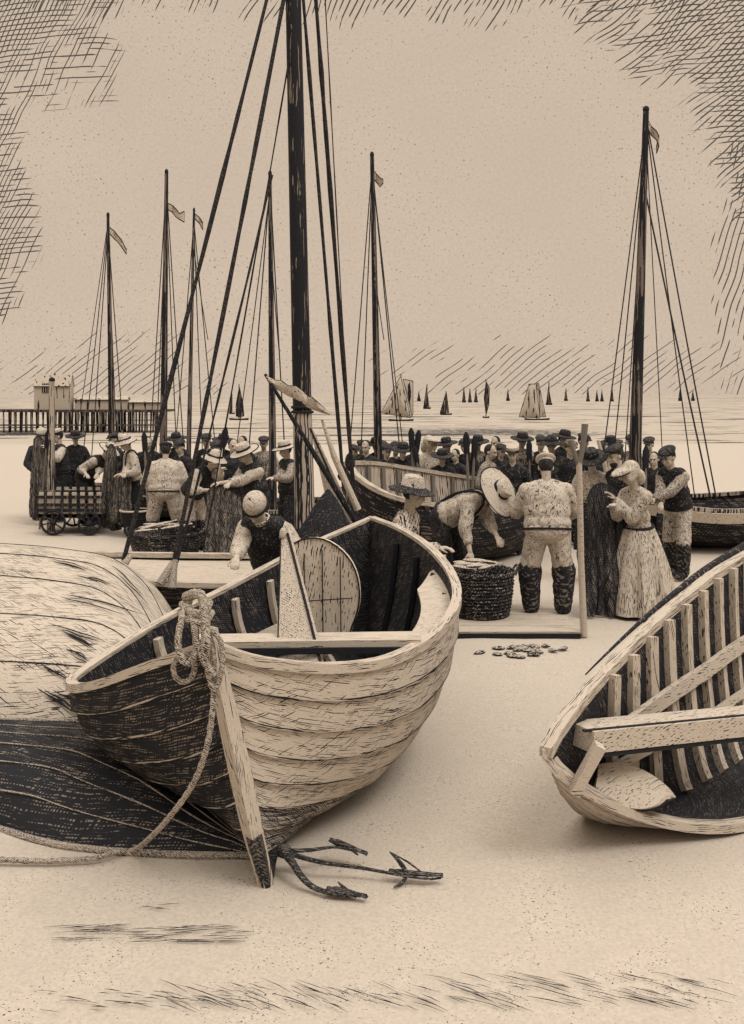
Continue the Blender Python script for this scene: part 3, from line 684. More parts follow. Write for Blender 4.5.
def build_spar():
    Y = 9.75; foot = P(364, 535, Y); tip = P(265, 374, Y)
    o = thing('leaning_spar', 'dark slanting spar with a ragged pale pennant and rolled sail, across the thick mast', 'spar', (foot.x, Y, foot.z - .3)); off = V((foot.x, Y, foot.z - .3))
    b = MB(); b.tube([tip, tip.lerp(foot, .5), foot + (foot - tip).normalized() * .3], [0.014, 0.026, 0.036], 9); b.build('pole', 'mast_dark', o, True, off)
    g = []
    for i, (x, a, c) in enumerate([(267, 376, 379), (274, 380, 388), (282, 381, 392), (289, 386, 396), (296, 386, 399), (302, 391, 402), (307, 396, 407), (312, 397, 409), (318, 402, 411), (324, 408, 413), (330, 414, 415)]):
        w = V((0, 0.07 * math.sin(i * 1.4) - .03, 0)); p, q = P(x, a, Y) + w, P(x, c, Y) + w * .4; g.append([p, p.lerp(q, .5) + V((0, -.02, 0)), q])
    b = MB(); b.sheet(g, th=0.005); b.tube([r[0] for r in g], .006, 5, mi=1); b.tube([r[2] for r in g], .005, 5, mi=1); b.build('pennant', ['canvas', 'ink'], o, True, off)
    # rolled pale sail below, widening to its foot
    a, c = P(312, 430, Y + .12), P(345, 527, Y + .12); b = MB()
    b.tube([a.lerp(c, k / 8) for k in range(9)], [0.012 + 0.115 * (k / 8) for k in range(9)], 14, flat=0.6); b.build('rolled_sail', 'canvas', o, True, off)
    b = MB(); b.tube([P(322, 420, Y + .05), P(334, 456, Y + .05), P(358, 510, Y + .05)], [.012, .03, .036], 8); b.build('boom', 'pale_wood', o, True, off)
    b = MB(); b.tube([P(310, 428, Y + .02), P(330, 474, Y), P(352, 520, Y - .02)], .011, 6); b.build('edge_rope', 'rope_dark', o, True, off)
build_spar()

def build_heap():
    Y = 9.55; c = P(322, 545, Y); c.z = 0.60
    o = thing('sailcloth_heap', 'dark peaked heap of folded sailcloth at the foot of the thick mast', 'sail', c)
    b = MB(); n = 40; g = []
    for i in range(9):
        f = i / 8; row = []
        for j in range(n):
            a = 2 * PI * j / n; fold = 1 + 0.13 * math.sin(9 * a + 3 * f) * f + 0.08 * math.sin(4 * a + 1)
            r = (0.012 + 0.42 * f ** 0.85) * fold
            row.append((r * math.cos(a) + 0.06 * (1 - f), r * 0.8 * math.sin(a), 0.02 + 0.87 * (1 - f) ** 0.9))
        row.append(row[0]); g.append(row)
    b.sheet(g); b.build('cloth', 'cloth_black', o)
build_heap()
# ------------------------------------------------------------------ the front boat
def build_front_boat():
    off = V((-0.52, 4.95, 0))
    o = thing('rowing_boat', 'large open clinker boat in front, its bow towards us, rope tied at the stem', 'boat', off)
    right = [P(212, 645, 4.78), P(236, 655, 4.80), P(275, 664, 4.9), P(335, 668, 5.12), P(390, 660, 5.42), P(434, 636, 5.82), P(457, 604, 6.35), P(452, 575, 6.95), P(430, 549, 7.55), P(402, 531, 8.15), P(372, 519, 8.8)]
    left = [P(210, 645, 4.78), P(180, 655, 4.86), P(146, 667, 5.0), P(106, 682, 5.3), P(78, 688, 5.62), P(70, 684, 5.9), P(80, 674, 6.15), P(125, 644, 6.55), P(172, 616, 6.95), P(225, 590, 7.4), P(300, 551, 8.1), P(372, 519, 8.8)]
    keel = [P(265, 882, 4.90), V((-0.50, 5.2, 0.01)), V((-0.36, 6.2, 0)), V((-0.16, 7.5, 0.02)), V((-0.06, 8.3, 0.06)), V((-0.03, 8.6, 0.2))]
    h = Hull(left, right, keel, N=64, planks=8, lap=0.020, bow_full=0.30, stern_full=0.25, thick=0.04)
    h.build_shell('hull', o, off, ['plank_pale', 'dark_inside', 'seam', 'plank_dark', 'plank_mid'], {5: 4, 6: 4, 7: 3})  # left planking and lower strakes darkened: shade put into the plank colours
    h.rim('gunwale', o, off, ('pale_wood', 'ink'), 0.062, 0.05, 0.025)
    # stem
    b = MB(); sp = [P(211, 628, 4.76), P(213, 650, 4.765), P(222, 690, 4.785), P(238, 762, 4.82), P(252, 828, 4.855), P(262, 868, 4.89), P(266, 886, 4.90)]
    sp = crom(sp, 24)
    b.tube(sp, [0.034 + 0.022 * math.sin(PI * i / 26) for i in range(25)], 4, flat=1.0); b.build('stem', 'post_wood', o, False, off)
    b = MB(); st = crom([P(254, 836, 4.84), P(262, 868, 4.875), P(266.5, 888, 4.885)], 6); b.tube(st, [.040, .040, .038, .036, .033, .028, .022], 8); b.build('stem_shoe', 'iron', o, True, off)
    b = MB(); kp = [h.K[i] for i in range(30, h.N + 1)]; b.tube([p + V((0, 0, -.005)) for p in kp], .028, 6); b.build('keel', 'mast_dark', o, True, off)
    # frames: pale ones show on the port side
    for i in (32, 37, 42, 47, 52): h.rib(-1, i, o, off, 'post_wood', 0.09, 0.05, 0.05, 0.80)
    for i in (24, 30, 36, 42, 48, 54): h.rib(1, i, o, off, 'dark_inside', 0.05, 0.04, 0.05, 0.9)
    h.stringer(-1, 0.30, 14, 57, o, off, 'pale_wood', 0.085, 0.03)
    # side shelf inside the starboard gunwale
    b = MB(); g = []
    for i in range(18, 44):
        p = h.inner(1, i, 0.03); n = h.nrm(1, i, 0.05); n.z = 0; n.normalize()
        wd = 0.20 * min(1, (i - 17) / 6, (44 - i) / 6)
        g.append([p + V((0, 0, -.03)), p - n * wd + V((0, 0, -.05))])
    b.sheet(g, th=0.035); b.build('side_shelf', 'pale_wood', o, False, off)
    # thwart and stretcher
    b = MB(); b.beam(P(196, 643, 5.75), P(420, 640, 5.75), 0.20, 0.055); b.build('thwart', 'pale_wood', o, False, off)
    b = MB(); b.beam(P(190, 652, 5.62), P(412, 650, 5.62), 0.02, 0.035); b.build('thwart_edge', 'ink', o, False, off)
    # rounded pale bulkhead board towards the stern
    out = [(288, 548), (300, 540), (318, 538), (335, 545), (350, 560), (358, 580), (359, 603), (352, 626), (340, 646), (286, 650), (287, 600)]
    Y = 7.0; q = crom([P(x, y, Y + (y - 540) * .001) for x, y in out] + [P(288, 548, Y)], 44)[:-1]
    b = MB(); n = len(q); fr = [p + V((0, 0, 0)) for p in q]; bk = [p + V((0.01, 0.045, 0)) for p in q]
    b.add(fr + bk, [tuple(range(n)), tuple(range(2 * n - 1, n - 1, -1))] + [(i, i + n, (i + 1) % n + n, (i + 1) % n) for i in range(n)])
    m = hatch_mat('bulkhead_wood', (0.60, 0.52, 0.43, 1), lines=[(HZ, 0.25, 0.008, 0.665)])
    bo = b.build('bulkhead', m, o, False, off)
    b = MB(); b.tube([p + V((0, -.004, 0)) for p in q], 0.006, 6, closed=True)
    for x in (304, 322, 340): b.tube([P(x, 548 + abs(x - 318) * .4, Y - .004), P(x + 1, 640, Y + .08)], .0045, 5)
    for y in (600,): b.tube([P(290, y + 2, Y + .02 + (y - 560) * .001), P(352, y - 2, Y + .02 + (y - 560) * .001)], .004, 5)
    b.build('board_joint', 'ink', bo, True, off)
    # iron mooring ring below the knot
    b = MB(); c = P(184, 668, 4.72)
    b.tube([c + V((0.048 * math.cos(a), 0.012 * math.cos(a), 0.066 * math.sin(a))) for a in (2 * PI * k / 24 for k in range(24))], .0135, 8, closed=True)
    b.build('mooring_ring', 'rope_pale', o, True, off)
    return h
FB = build_front_boat()

def build_wedge():
    lo0, lo1, tp0, tp1 = P(277, 652, 5.55), P(337, 668, 5.42), P(281, 533, 6.15), P(287, 533, 6.15)
    dn = V((0.0, -.06, -.30)); lo0 += dn; lo1 += dn
    o = thing('tapered_board', 'pale tapering board standing upright in the bow of the front boat', 'board', (lo0 + lo1) / 2); off = (lo0 + lo1) / 2
    b = MB(); bk = V((.02, .04, 0)); q = [lo0, lo1, tp1, tp0]
    b.add(q + [p + bk for p in q], [(0, 1, 2, 3), (7, 6, 5, 4), (0, 4, 5, 1), (1, 5, 6, 2), (2, 6, 7, 3), (3, 7, 4, 0)])
    m = hatch_mat('board_wood', (0.44, 0.38, 0.315, 1), lines=[((0, 84, 0), 0.25, 0.006, 0.64)])
    b.build('board', m, o, False, off)
    b = MB(); b.tube([lo1 + V((.004, -.006, 0)), tp1 + V((.004, -.006, 0))], .0085, 6); b.tube([lo0 + V((0, -.004, 0)), tp0 + V((0, -.004, 0))], .004, 6); b.build('edge_strip', 'ink', o, True, off)
    b = MB(); b.ell(P(283, 534, 6.14), (.022, .03, .04)); b.build('peg', 'pale_wood', o, True, off)
build_wedge()

def build_front_rope():
    c = P(200, 630, 4.7); off = V((c.x, c.y, 0.0))
    o = thing('mooring_rope', 'thick pale rope knotted round the front boat\'s stem, trailing over the sand', 'rope', off)
    b = MB()
    run = [P(196, 618, 4.78), P(204, 628, 4.70), P(212, 645, 4.68), P(214, 680, 4.68), P(212, 715, 4.66), P(206, 750, 4.66), P(193, 784, 4.70), P(172, 814, 4.80), P(152, 836, 5.0), G(134, 850, .02), G(116, 852, .018), G(96, 858, .018), G(70, 860, .018), G(36, 861, .018), G(-30, 858, .018)]
    pts = crom(run, 120); b.tube(pts, [0.014 + 0.0022 * math.sin(i * 2.2) for i in range(121)], 8); b.build('rope', 'rope_pale', o, True, off)
    def loop(pts, r, nm='knot_loop', m='rope_pale'):
        b = MB(); q = crom(pts, 40); b.tube(q, [r * (1 + .1 * math.sin(i * 2.0)) for i in range(41)], 8); return b.build(nm, m, o, True, off)
    loop([P(190, 600, 4.80), P(182, 618, 4.70), P(178, 645, 4.66), P(186, 664, 4.65), P(196, 652, 4.66), P(194, 625, 4.67), P(188, 606, 4.72)], .017)
    loop([P(186, 597, 4.82), P(196, 594, 4.72), P(203, 600, 4.70), P(206, 640, 4.64), P(204, 656, 4.65)], .024)
    loop([P(182, 604, 4.80), P(192, 612, 4.69), P(204, 612, 4.69), P(210, 602, 4.80)], .018)
    loop([P(180, 612, 4.80), P(190, 620, 4.69), P(204, 622, 4.68), P(212, 612, 4.80)], .018)
    loop([P(206, 626, 4.68), P(220, 640, 4.67), P(222, 668, 4.66), P(214, 690, 4.66), P(207, 668, 4.66), P(204, 640, 4.66)], .014)
    loop([P(198, 640, 4.66), P(204, 660, 4.64), P(214, 676, 4.65)], .018)
build_front_rope()

# ------------------------------------------------------------------ overturned boat at the left edge
def build_left_boat():
    off = G(60, 850)
    o = thing('overturned_boat', 'big boat lying over at the left edge, pale rounded topside above a black shade-coloured bottom', 'boat', off)
    # sections running across the photo: near ground edge, black bilge, pale turn, top
    def sec(px, ground, bil, top, far, Y):
        return [G(px, ground, 0.0)]
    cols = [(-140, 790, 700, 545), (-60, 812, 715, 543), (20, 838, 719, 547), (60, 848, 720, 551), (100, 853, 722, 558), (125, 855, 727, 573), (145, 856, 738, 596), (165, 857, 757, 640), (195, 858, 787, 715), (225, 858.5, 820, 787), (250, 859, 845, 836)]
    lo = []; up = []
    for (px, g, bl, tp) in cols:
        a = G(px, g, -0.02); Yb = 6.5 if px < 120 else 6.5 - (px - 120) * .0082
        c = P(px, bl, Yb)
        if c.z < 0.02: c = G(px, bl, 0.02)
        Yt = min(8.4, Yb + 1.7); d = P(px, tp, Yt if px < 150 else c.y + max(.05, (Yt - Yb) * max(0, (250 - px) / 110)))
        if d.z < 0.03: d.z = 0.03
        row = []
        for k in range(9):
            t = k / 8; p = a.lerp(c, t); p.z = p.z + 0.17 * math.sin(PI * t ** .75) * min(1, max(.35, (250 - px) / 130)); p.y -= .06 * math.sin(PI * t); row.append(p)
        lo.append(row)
        e = V((d.x, d.y + 1.2, 0.0)); row = []
        for k in range(15):
            t = k / 14
            m1 = V((c.x, c.y + .15, c.z + (d.z - c.z) * .62)); p = c * (1 - t) ** 3 + m1 * 3 * (1 - t) ** 2 * t + V((d.x, c.y + (d.y - c.y) * .7, d.z)) * 3 * (1 - t) * t * t + d * t ** 3
            row.append(p)
        for k in range(1, 9):
            t = k / 8; row.append(V((d.x, d.y + 1.2 * math.sin(t * PI / 2), d.z * math.cos(t * PI / 2))))
        up.append(row)
    def dens(rows):
        T = list(zip(*rows)); D = [crom(list(c), 44) for c in T]; return [list(r) for r in zip(*D)]
    lo, up = dens(lo), dens(up)
    for i, r in enumerate(up):
        for k in range(2, len(r)):
            w = .4 + .6 * math.sin((k * .95 + i * .10) * 1.25) * min(1, (k - 1) / 4); r[k] = r[k] + V((0, .3, -1)) * .012 * (abs(w) - .4)
    dens2 = [crom(r, 44) for r in lo]
    def uvof(g):
        uv = []
        for i, r in enumerate(g):
            s = 0
            for j, p in enumerate(r):
                if j: s += (p - r[j - 1]).length
                uv.append((p.x, s))
        return uv
    b = MB(); b.sheet(lo, flip=False); m = hatch_mat('bilge_shade', (0.19, 0.16, 0.135, 1), lines=[((0, 0, 4), 0.22, 0.011, 0.39), ((0, 0, 62), 0.10, 0.011, 0.49)], coord='UV', grain=0.4)
    b.build('shaded_bottom', m, o, True, off, uvof(lo))  # shadow at the boat's foot is put into this black colour
    b = MB(); b.sheet(up); b.build('topside', 'plank_pale', o, True, off, uvof(up))
    b = MB(); b.tube([r[0] + V((0, -.01, .02)) for r in lo], .020, 8); b.build('rubbing_strip', 'rope_pale', o, True, off)
    b = MB()
    for k in (8, 15, 22, 29, 36):
        q = crom([r[min(len(r) - 1, k)] for r in dens2], 60); b.tube([p + V((0, -.004, .005)) for p in q], [.0055 * (.5 + .9 * abs(mnoise.noise(p * 3))) for p in q], 5)
    b.build('plank_seam', 'rope_pale', o, True, off)
    b = MB()
    for k in (3, 6, 9, 12, 15):
        q = crom([r[k] for r in up[:42]], 90); b.tube([p + V((0, -.003, .002)) for p in q], [.0035 + .006 * max(0, mnoise.noise(p * 2.3 + V((k, 0, 0)))) for p in q], 5)
    b.build('upper_seam', 'ink', o, True, off)
    b = MB(); q = crom([r[0] for r in up], 70); b.tube([p + V((0, -.012, .0)) for p in q], [.017 + .006 * math.sin(i * 1.1) for i in range(71)], 7); b.build('rubbing_band', 'rope_pale', o, True, off)
    # shading drawn onto the topside as thin dark strokes
    def shade_stroke(pts, r):
        q2 = crom([V((a, c, 0)) for a, c in pts], 12); q3 = [onup(a.x, a.y) for a in q2]
        for _ in range(3): q3 = [q3[0]] + [(q3[i - 1] + q3[i] * 2 + q3[i + 1]) / 4 for i in range(1, len(q3) - 1)] + [q3[-1]]
        n_ = len(q3); b = MB(); b.tube(q3, [r * max(.1, math.sin(PI * ((i + .4) / n_) ** 0.8)) for i in range(n_)], 6); b.build('shading_stroke', 'ink', o, True, off)
    T_ = [crom(list(c), 110) for c in zip(*[r[:15] for r in up])]; fine = [crom(list(c), 64) for c in zip(*T_)]
    def onup(px, py):
        best = None
        for r in fine:
            for p in r:
                if p.y <= 0: continue
                x = CX + p.x / p.y * F; y = HY + (EYE - p.z) / p.y * F; d = (x - px) ** 2 + (y - py) ** 2
                if best is None or d < best[0] - 1e-9: best = (d, p)
        return best[1] + V((0.01, -.012, .008))
    rnd = random.Random(8)
    for (x0, y0, x1, y1, n_) in ((56, 594, 146, 618, 2), (42, 625, 112, 648, 2), (60, 632, 104, 656, 2), (36, 664, 76, 686, 3), (38, 690, 80, 716, 4), (44, 690, 92, 714, 3), (110, 566, 150, 606, 2), (46, 560, 100, 575, 2), (70, 575, 120, 590, 2), (64, 650, 94, 666, 3)):
        for _ in range(n_):
            a = rnd.uniform(0, .4); c = rnd.uniform(.7, 1); dy = rnd.uniform(-3, 3); xa, xb = x0 + (x1 - x0) * a, x0 + (x1 - x0) * c; ya, yb = y0 + (y1 - y0) * a, y0 + (y1 - y0) * c
            shade_stroke([(xa, ya + dy), ((xa + xb) / 2, (ya + yb) / 2 + dy - 1.5), (xb, yb + dy)], rnd.uniform(.0035, .0065))
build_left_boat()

# ------------------------------------------------------------------ the heeled boat cut by the right edge
def build_right_boat():
    off = V((2.2, 5.9, 0))
    o = thing('rowing_boat', 'open boat heeled towards us at the right edge, showing its pale ribs and thwart', 'boat', off)
    far = [P(545, 752, 5.0), P(556, 732, 5.08), P(572, 710, 5.22), P(600, 677, 5.5), P(650, 627, 6.0), P(690, 593, 6.4), P(724, 568, 6.8), P(790, 532, 7.7), P(850, 515, 8.6), P(885, 520, 9.3)]
    near = [P(545, 752, 5.0), P(556, 768, 5.03), P(580, 786, 5.10), P(612, 804, 5.2), P(650, 818, 5.32), P(690, 826, 5.4), P(735, 826, 5.5), P(790, 812, 5.75), P(850, 780, 6.2), V((3.9, 7.6, .3)), P(885, 520, 9.3)]
    keel = [P(562, 792, 5.35), V((1.22, 5.72, .0)), V((1.52, 5.92, -.03)), V((2.0, 6.1, -.03)), V((2.7, 6.8, -.03)), V((3.5, 7.8, -.02)), V((4.3, 8.9, .1))]
    h = Hull(far, near, keel, N=48, planks=6, lap=0.016, bow_full=0.32, stern_full=0.25)
    h.build_shell('hull', o, off, ['plank_pale', 'dark_inside', 'seam', 'plank_mid'])
    h.rim('gunwale', o, off, ('pale_wood', 'ink'), 0.070, 0.05, 0.03)
    for i in range(6, 40, 2): h.rib(-1, i, o, off, 'post_wood', 0.052, 0.045, 0.0, 0.9)
    h.stringer(-1, 0.27, 4, 42, o, off, 'plain_wood', 0.09, 0.035)
    h.stringer(-1, 0.46, 5, 42, o, off, 'plain_wood', 0.05, 0.03)
    # dark wale outside the far gunwale
    b = MB(); b.tube([h.L[i] + h.nrm(-1, i, 0.02) * .055 + V((0, 0, .03)) for i in range(5, 44)], [.004 + .034 * min(1, (i - 5) / 22) for i in range(5, 44)], 7); b.build('wale', 'mast_dark', o, True, off)
    a, c = P(580, 737, 5.16), P(790, 716, 6.0)
    b = MB(); b.beam(a, c, 0.20, 0.11); b.build('thwart', 'plain_wood', o, False, off)
    b = MB(); b.beam(a + V((0, -.09, -.067)), c + V((0, -.09, -.067)), 0.03, 0.022); b.beam(a + V((0, -.085, .06)), c + V((0, -.085, .06)), 0.02, 0.010); b.build('thwart_edge', 'ink', o, False, off)
    # pale curved bottom board lying in the bow
    g = []
    for i_ in range(13):
        t = i_ / 12; xm = 596 + 74 * t; yc = 778 + 22 * t; hw = 19 * math.sin(PI * min(1, .12 + .88 * t)) ** .7 + 1
        yy = 5.22 + .05 * t; g.append([P(xm + 3, yc - hw, yy + .16), P(xm, yc, yy + .06), P(xm - 3, yc + hw, yy)])
    b = MB(); b.sheet(g, th=.02); e = [r[0] for r in g] + [r[2] for r in g[::-1]]; b.tube(e, .008, 6, mi=1, closed=True); b.build('bottom_board', ['plain_wood', 'ink'], o, True, off, None)
    b = MB(); b.beam(P(600, 745, 5.0), P(574, 792, 5.02), 0.05, 0.075, V((0, 1, 0))); b.build('knee', 'pale_wood', o, False, off)
    return h
RBH = build_right_boat()

# ------------------------------------------------------------------ anchor on the sand
def build_anchor():
    c = G(286, 862); o = thing('anchor', 'iron grapnel anchor lying on the sand beside the front boat\'s stem', 'anchor', c); off = c
    def arm(name, pts, r0, r1):
        b = MB(); q = crom(pts, 16); b.tube(q, [.72 * (r0 + (r1 - r0) * i / 16) for i in range(17)], 8, flat=.8); return b.build(name, 'iron', o, True, off)
    def fluke(par, tip, root, w):
        tip, root = V(tip), V(root); d = (tip - root).normalized(); x = d.cross(V((0, 0, 1))).normalized(); b = MB()
        q = [(-0.2, .1), (0, .9), (.35, .75), (.7, .4), (1, .02)]
        L = (tip - root).length; g = []
        for t, k in q:
            p = root + d * L * t; g.append([p - x * w * k + V((0, 0, .004)), p + V((0, 0, .012)), p + x * w * k + V((0, 0, .004))])
        b.sheet(g, th=.012); b.build('fluke', 'iron', par, True, off)
    a = arm('shank', [G(284, 852, .10), G(320, 862, .075), G(362, 868, .05), G(400, 875, .035), G(428, 879, .022), G(441, 878, .02)], .021, .008)
    fluke(a, G(443, 878, .02), G(398, 874, .03), .02)
    b = MB(); q = crom([P(390, 852, 4.98), P(398, 860, 4.93), P(406, 872, 4.92), P(403, 882, 4.9), P(394, 887, 4.86)], 12); b.tube(q, [.004 + .008 * math.sin(PI * i / 12) for i in range(13)], 7); b.build('stock', 'iron', o, True, off)
    b = MB(); b.tube([P(392, 853, 4.98), P(408, 862, 4.96), P(428, 877, 4.93)], [.003, .005, .003], 6); b.build('barb', 'iron', o, True, off)
    s = arm('arm', [G(282, 851, .11), G(310, 850, .10), G(334, 847, .09), G(350, 850, .085)], .020, .010)
    fluke(s, G(367, 856, .05), G(336, 844, .09), .025)
    b = MB(); b.tube([P(334, 841, 5.1), P(346, 846, 5.1), P(358, 855, 5.1)], [.003, .008, .004], 6); b.build('barb', 'iron', o, True, off)
    k = arm('arm', [G(282, 850, .12), G(292, 862, .10), G(301, 876, .06), G(313, 887, .02), G(330, 893, .018), G(348, 896, .016)], .034, .012)
    fluke(k, G(367, 899, .012), G(334, 892, .012), .03)
    b = MB(); b.tube([P(338, 882, 4.86), P(346, 890, 4.82), P(356, 897, 4.76)], [.004, .011, .006], 6); b.build('barb', 'iron', o, True, off)
    b = MB(); b.ell(G(284, 851, .11), (.04, .035, .035)); b.build('crown', 'iron', o, True, off)
    b = MB(); ring = G(274, 850, .10); b.tube([ring + V((.035 * math.cos(t), .01 * math.cos(t), .035 * math.sin(t))) for t in (2 * PI * i / 18 for i in range(18))], .008, 7, closed=True); b.build('ring', 'iron', o, True, off)
build_anchor()

# ------------------------------------------------------------------ things on the quay-side sand
def build_platform():
    y0, y1 = 9.86, 11.15; x0, x1 = P(430, 0, y0).x, P(581, 0, y0).x
    o = thing('wooden_platform', 'low pale boarded platform under the basket and the man in white overalls', 'platform', ((x0 + x1) / 2, y0, 0)); off = V(((x0 + x1) / 2, y0, 0))
    n = 5
    for k in range(n):
        a = y0 + (y1 - y0) * k / n; w = (y1 - y0) / n - .012
        b = MB(); b.box(((x0 + x1) / 2, a + w / 2 + .01, .040), (x1 - x0, w, .03)); b.build('board', 'pale_wood', o, False, off)
    b = MB(); b.box(((x0 + x1) / 2, y0 + .002, .012), (x1 - x0 - .01, .03, .05)); b.build('front_bearer', 'ink', o, False, off)
    b = MB(); b.box(((x0 + x1) / 2, y1 - .05, .006), (x1 - x0 - .01, .06, .034)); b.build('rear_bearer', 'ink', o, False, off)
build_platform()

def basket(label, px, Y, z, rt, rb, h, fill=True, name='basket', mat='wicker', group=None):
    x = (px - CX) / F * Y; o = thing(name, label, 'basket', (x, Y, z), 0, group)
    b = MB(); prof = [(rb, 0.0)]; n = max(6, int(h / .035))
    for k in range(n):
        t = (k + .5) / n; r = rb + (rt - rb) * math.sin(t * PI / 2) ** .8
        prof += [(r - .012, h * k / n + .002), (r + .008, h * (k + .5) / n)]
    prof += [(rt + .01, h), (rt - .03, h), (rt - .05, h * .6), (rb * .8, .03)]
    b.lathe(prof, 40, None, 0, False, .015); b.build('weave', mat, o)
    b = MB(); 
    for q in range(2): b.tube([((rt + .006) * math.cos(a), (rt + .006) * math.sin(a), h + .012 * math.sin(a * 11 + PI * q)) for a in (2 * PI * k / 60 for k in range(60))], .016, 6, closed=True)
    b.build('rim', 'wicker', o)
    for sgn in (-1, 1):
        b = MB(); b.tube([(sgn * (rt + .04 * math.sin(t * PI)), .12 * math.cos(t * PI), h - .02 + .09 * math.sin(t * PI)) for t in (k / 10 for k in range(11))], .013, 6); b.build('handle', 'wicker', o)
    if fill:
        f = thing('fish_heap', 'pale fish piled in the ' + fill, 'fish', (x, Y, z + h * .8)); rnd = random.Random(int(px))
        for k in range(11):
            a = rnd.uniform(0, 2 * PI); r = rt * .62 * math.sqrt(rnd.random()); ang = rnd.uniform(-.6, .6)
            b = MB(); L = rnd.uniform(.20, .30) * rt / .34; d = V((math.cos(ang), math.sin(ang), rnd.uniform(-.12, .2)))
            c = V((r * math.cos(a), r * math.sin(a) * .9, h * .20 + .12 * (1 - r / rt) + rnd.uniform(0, .03)))
            pts = [c + d * L * (t - .5) for t in (0, .12, .35, .6, .82, .9, 1.0)]
            b.tube(pts, [.008, .024, .034, .028, .012, .010, .03], 8, flat=.6); b.build('fish', 'cloth_plain', f)
    return o
basket('big round dark wicker basket on the boards in front of the bending man', 481, 10.62, .056, .345, .29, .46, 'big round basket on the boards')
basket('wide low wicker basket on the sand before the broad man seen from behind at left', 166, 15.0, 0, .54, .46, .33, 'wide low basket at left')

def build_tub():
    Y = 16.9; x = (135 - CX) / F * Y; o = thing('tub', 'dark tapering wooden tub beside the cart shaft, between cart and wide basket', 'tub', (x, Y, 0))
    b = MB(); b.lathe([(.14, 0), (.16, .05), (.24, .42), (.245, .44), (.22, .44), (.2, .36), (.13, .04)], 24, None, 0, False); b.build('staves', 'plank_dark', o)
    b = MB(); b.tube([(.246 * math.cos(a), .246 * math.sin(a), .435) for a in (2 * PI * k / 30 for k in range(30))], .018, 6, closed=True); b.build('rim', 'pale_wood', o)
    b = MB()
    for z, r in ((.12, .178), (.30, .215)): b.tube([(r * math.cos(a), r * math.sin(a), z) for a in (2 * PI * k / 30 for k in range(30))], .009, 6, closed=True)
    b.build('hoop', 'ink', o)
build_tub()

def build_cart():
    Y = 17.1; k = Y / F; xc = (74 - CX) * k; o = thing('hand_cart', 'slatted four wheeled hand cart at the left edge, on the sand', 'cart', (xc, Y, 0))
    X = lambda px: (px - CX) * k - xc
    Z = lambda py: EYE - (py - HY) * k
    x0, x1, zb, zt, D = X(37), X(103), Z(516), Z(497), .95
    b = MB(); b.box(((x0 + x1) / 2, D / 2, zb), (x1 - x0, D, .07)); b.build('bed', 'mast_dark', o, False)
    for yy in (0.0, D):
        for z in (zb + .10, (zb + zt) / 2 + .03, zt):
            b = MB(); b.box(((x0 + x1) / 2, yy - .02, z), (x1 - x0, .035, .05)); b.build('rail', 'mast_dark', o, False)
        for i in range(8):
            x = x0 + (x1 - x0) * (i + .5) / 8; b = MB(); b.box((x, yy + .015, (zb + zt) / 2 + .03), (.075, .03, zt - zb + .10)); b.build('slat', 'pale_wood', o, False)
    for px in (55, 91):
        b = MB(); b.box((X(px), D / 2, .27), (.06, D + .1, .06)); b.build('axle', 'ink', o, False)
        for yy in (-.10, D + .08):
            r = .215 if px < 60 else .195; c = V((X(px), yy, r)); w = thing('wheel', None, None, c); w.parent = o
            w0 = MB(); w0.tube([(r * .93 * math.cos(a), 0, r * .93 * math.sin(a)) for a in (2 * PI * i / 28 for i in range(28))], .022, 8, closed=True); w0.build('rim', 'ink', w)
            for i in range(8):
                a = 2 * PI * i / 8 + .2; b = MB(); b.beam((.03 * math.cos(a), 0, .03 * math.sin(a)), (r * .9 * math.cos(a), 0, r * .9 * math.sin(a)), .022, .022, V((0, 1, 0))); b.build('spoke', 'mast_dark', w, False)
            b = MB(); b.ell((0, 0, 0), (.05, .07, .05)); b.build('hub', 'ink', w)
    b = MB(); b.beam((X(103), D / 2, .30), (X(139), D / 2 - .8, .05), .055, .06); b.build('shaft', 'mast_dark', o, False)
build_cart()

def pole(label, px, top, Y, foot_z=0.0, px2=None, kind='oar', r=.022, blade=.05, bl=.5, mat='plank_mid', bm='plank_dark'):
    a = P(px, top, Y); x2 = (px if px2 is None else px2); c = V(((x2 - CX) / F * Y, Y - .02, foot_z))
    o = thing(kind, label, kind, c, 0, 'oars standing up in the crowd' if kind == 'oar' else None); d = (c - a).normalized(); L = (c - a).length
    b = MB(); b.tube([a + d * bl * .6, a.lerp(c, .6), c], [r, r * 1.05, r * .9], 8); b.build('shaft', mat, o, True, c)
    b = MB(); b.tube([a, a + d * bl * .15, a + d * bl * .6, a + d * bl], [blade * .35, blade, blade * .9, r], 8, flat=.5); b.build('blade', bm, o, True, c)
    return o
pole('oar upright behind the bare headed heads at centre, tilted left', 411, 428, 15.8, 0, 417)
pole('oar crossing the left tilted one, tipped right', 419, 430, 15.85, 0, 405)
pole('pale short oar leaning right, just right of the crossed oars', 414, 446, 15.7, 0, 432, bl=.4)
pole('left oar of the dark pair standing above the bending man', 466, 432, 15.0, 0, 471)
pole('right oar of the dark pair standing above the bending man', 475, 436, 15.05, 0, 469)
pole('oar standing between the capped man and the white overalls', 529, 440, 16.4, 0, 531)
pole('oar held up behind the broad man seen from behind at left', 144, 432, 16.8, 0, 150)
pole('long pale oar standing behind the bent man with a dark waistcoat', 226, 427, 15.6, 0, 205, mat='pale_wood')
pole('dark oar just left of the tall right hand mast', 612, 437, 14.4, 0, 604)
pole('dark oar just right of the tall right hand mast', 646, 446, 14.6, 0, 644)
pole('oar at the far left edge leaning by the netting', 48, 430, 17.8, 0, 40)

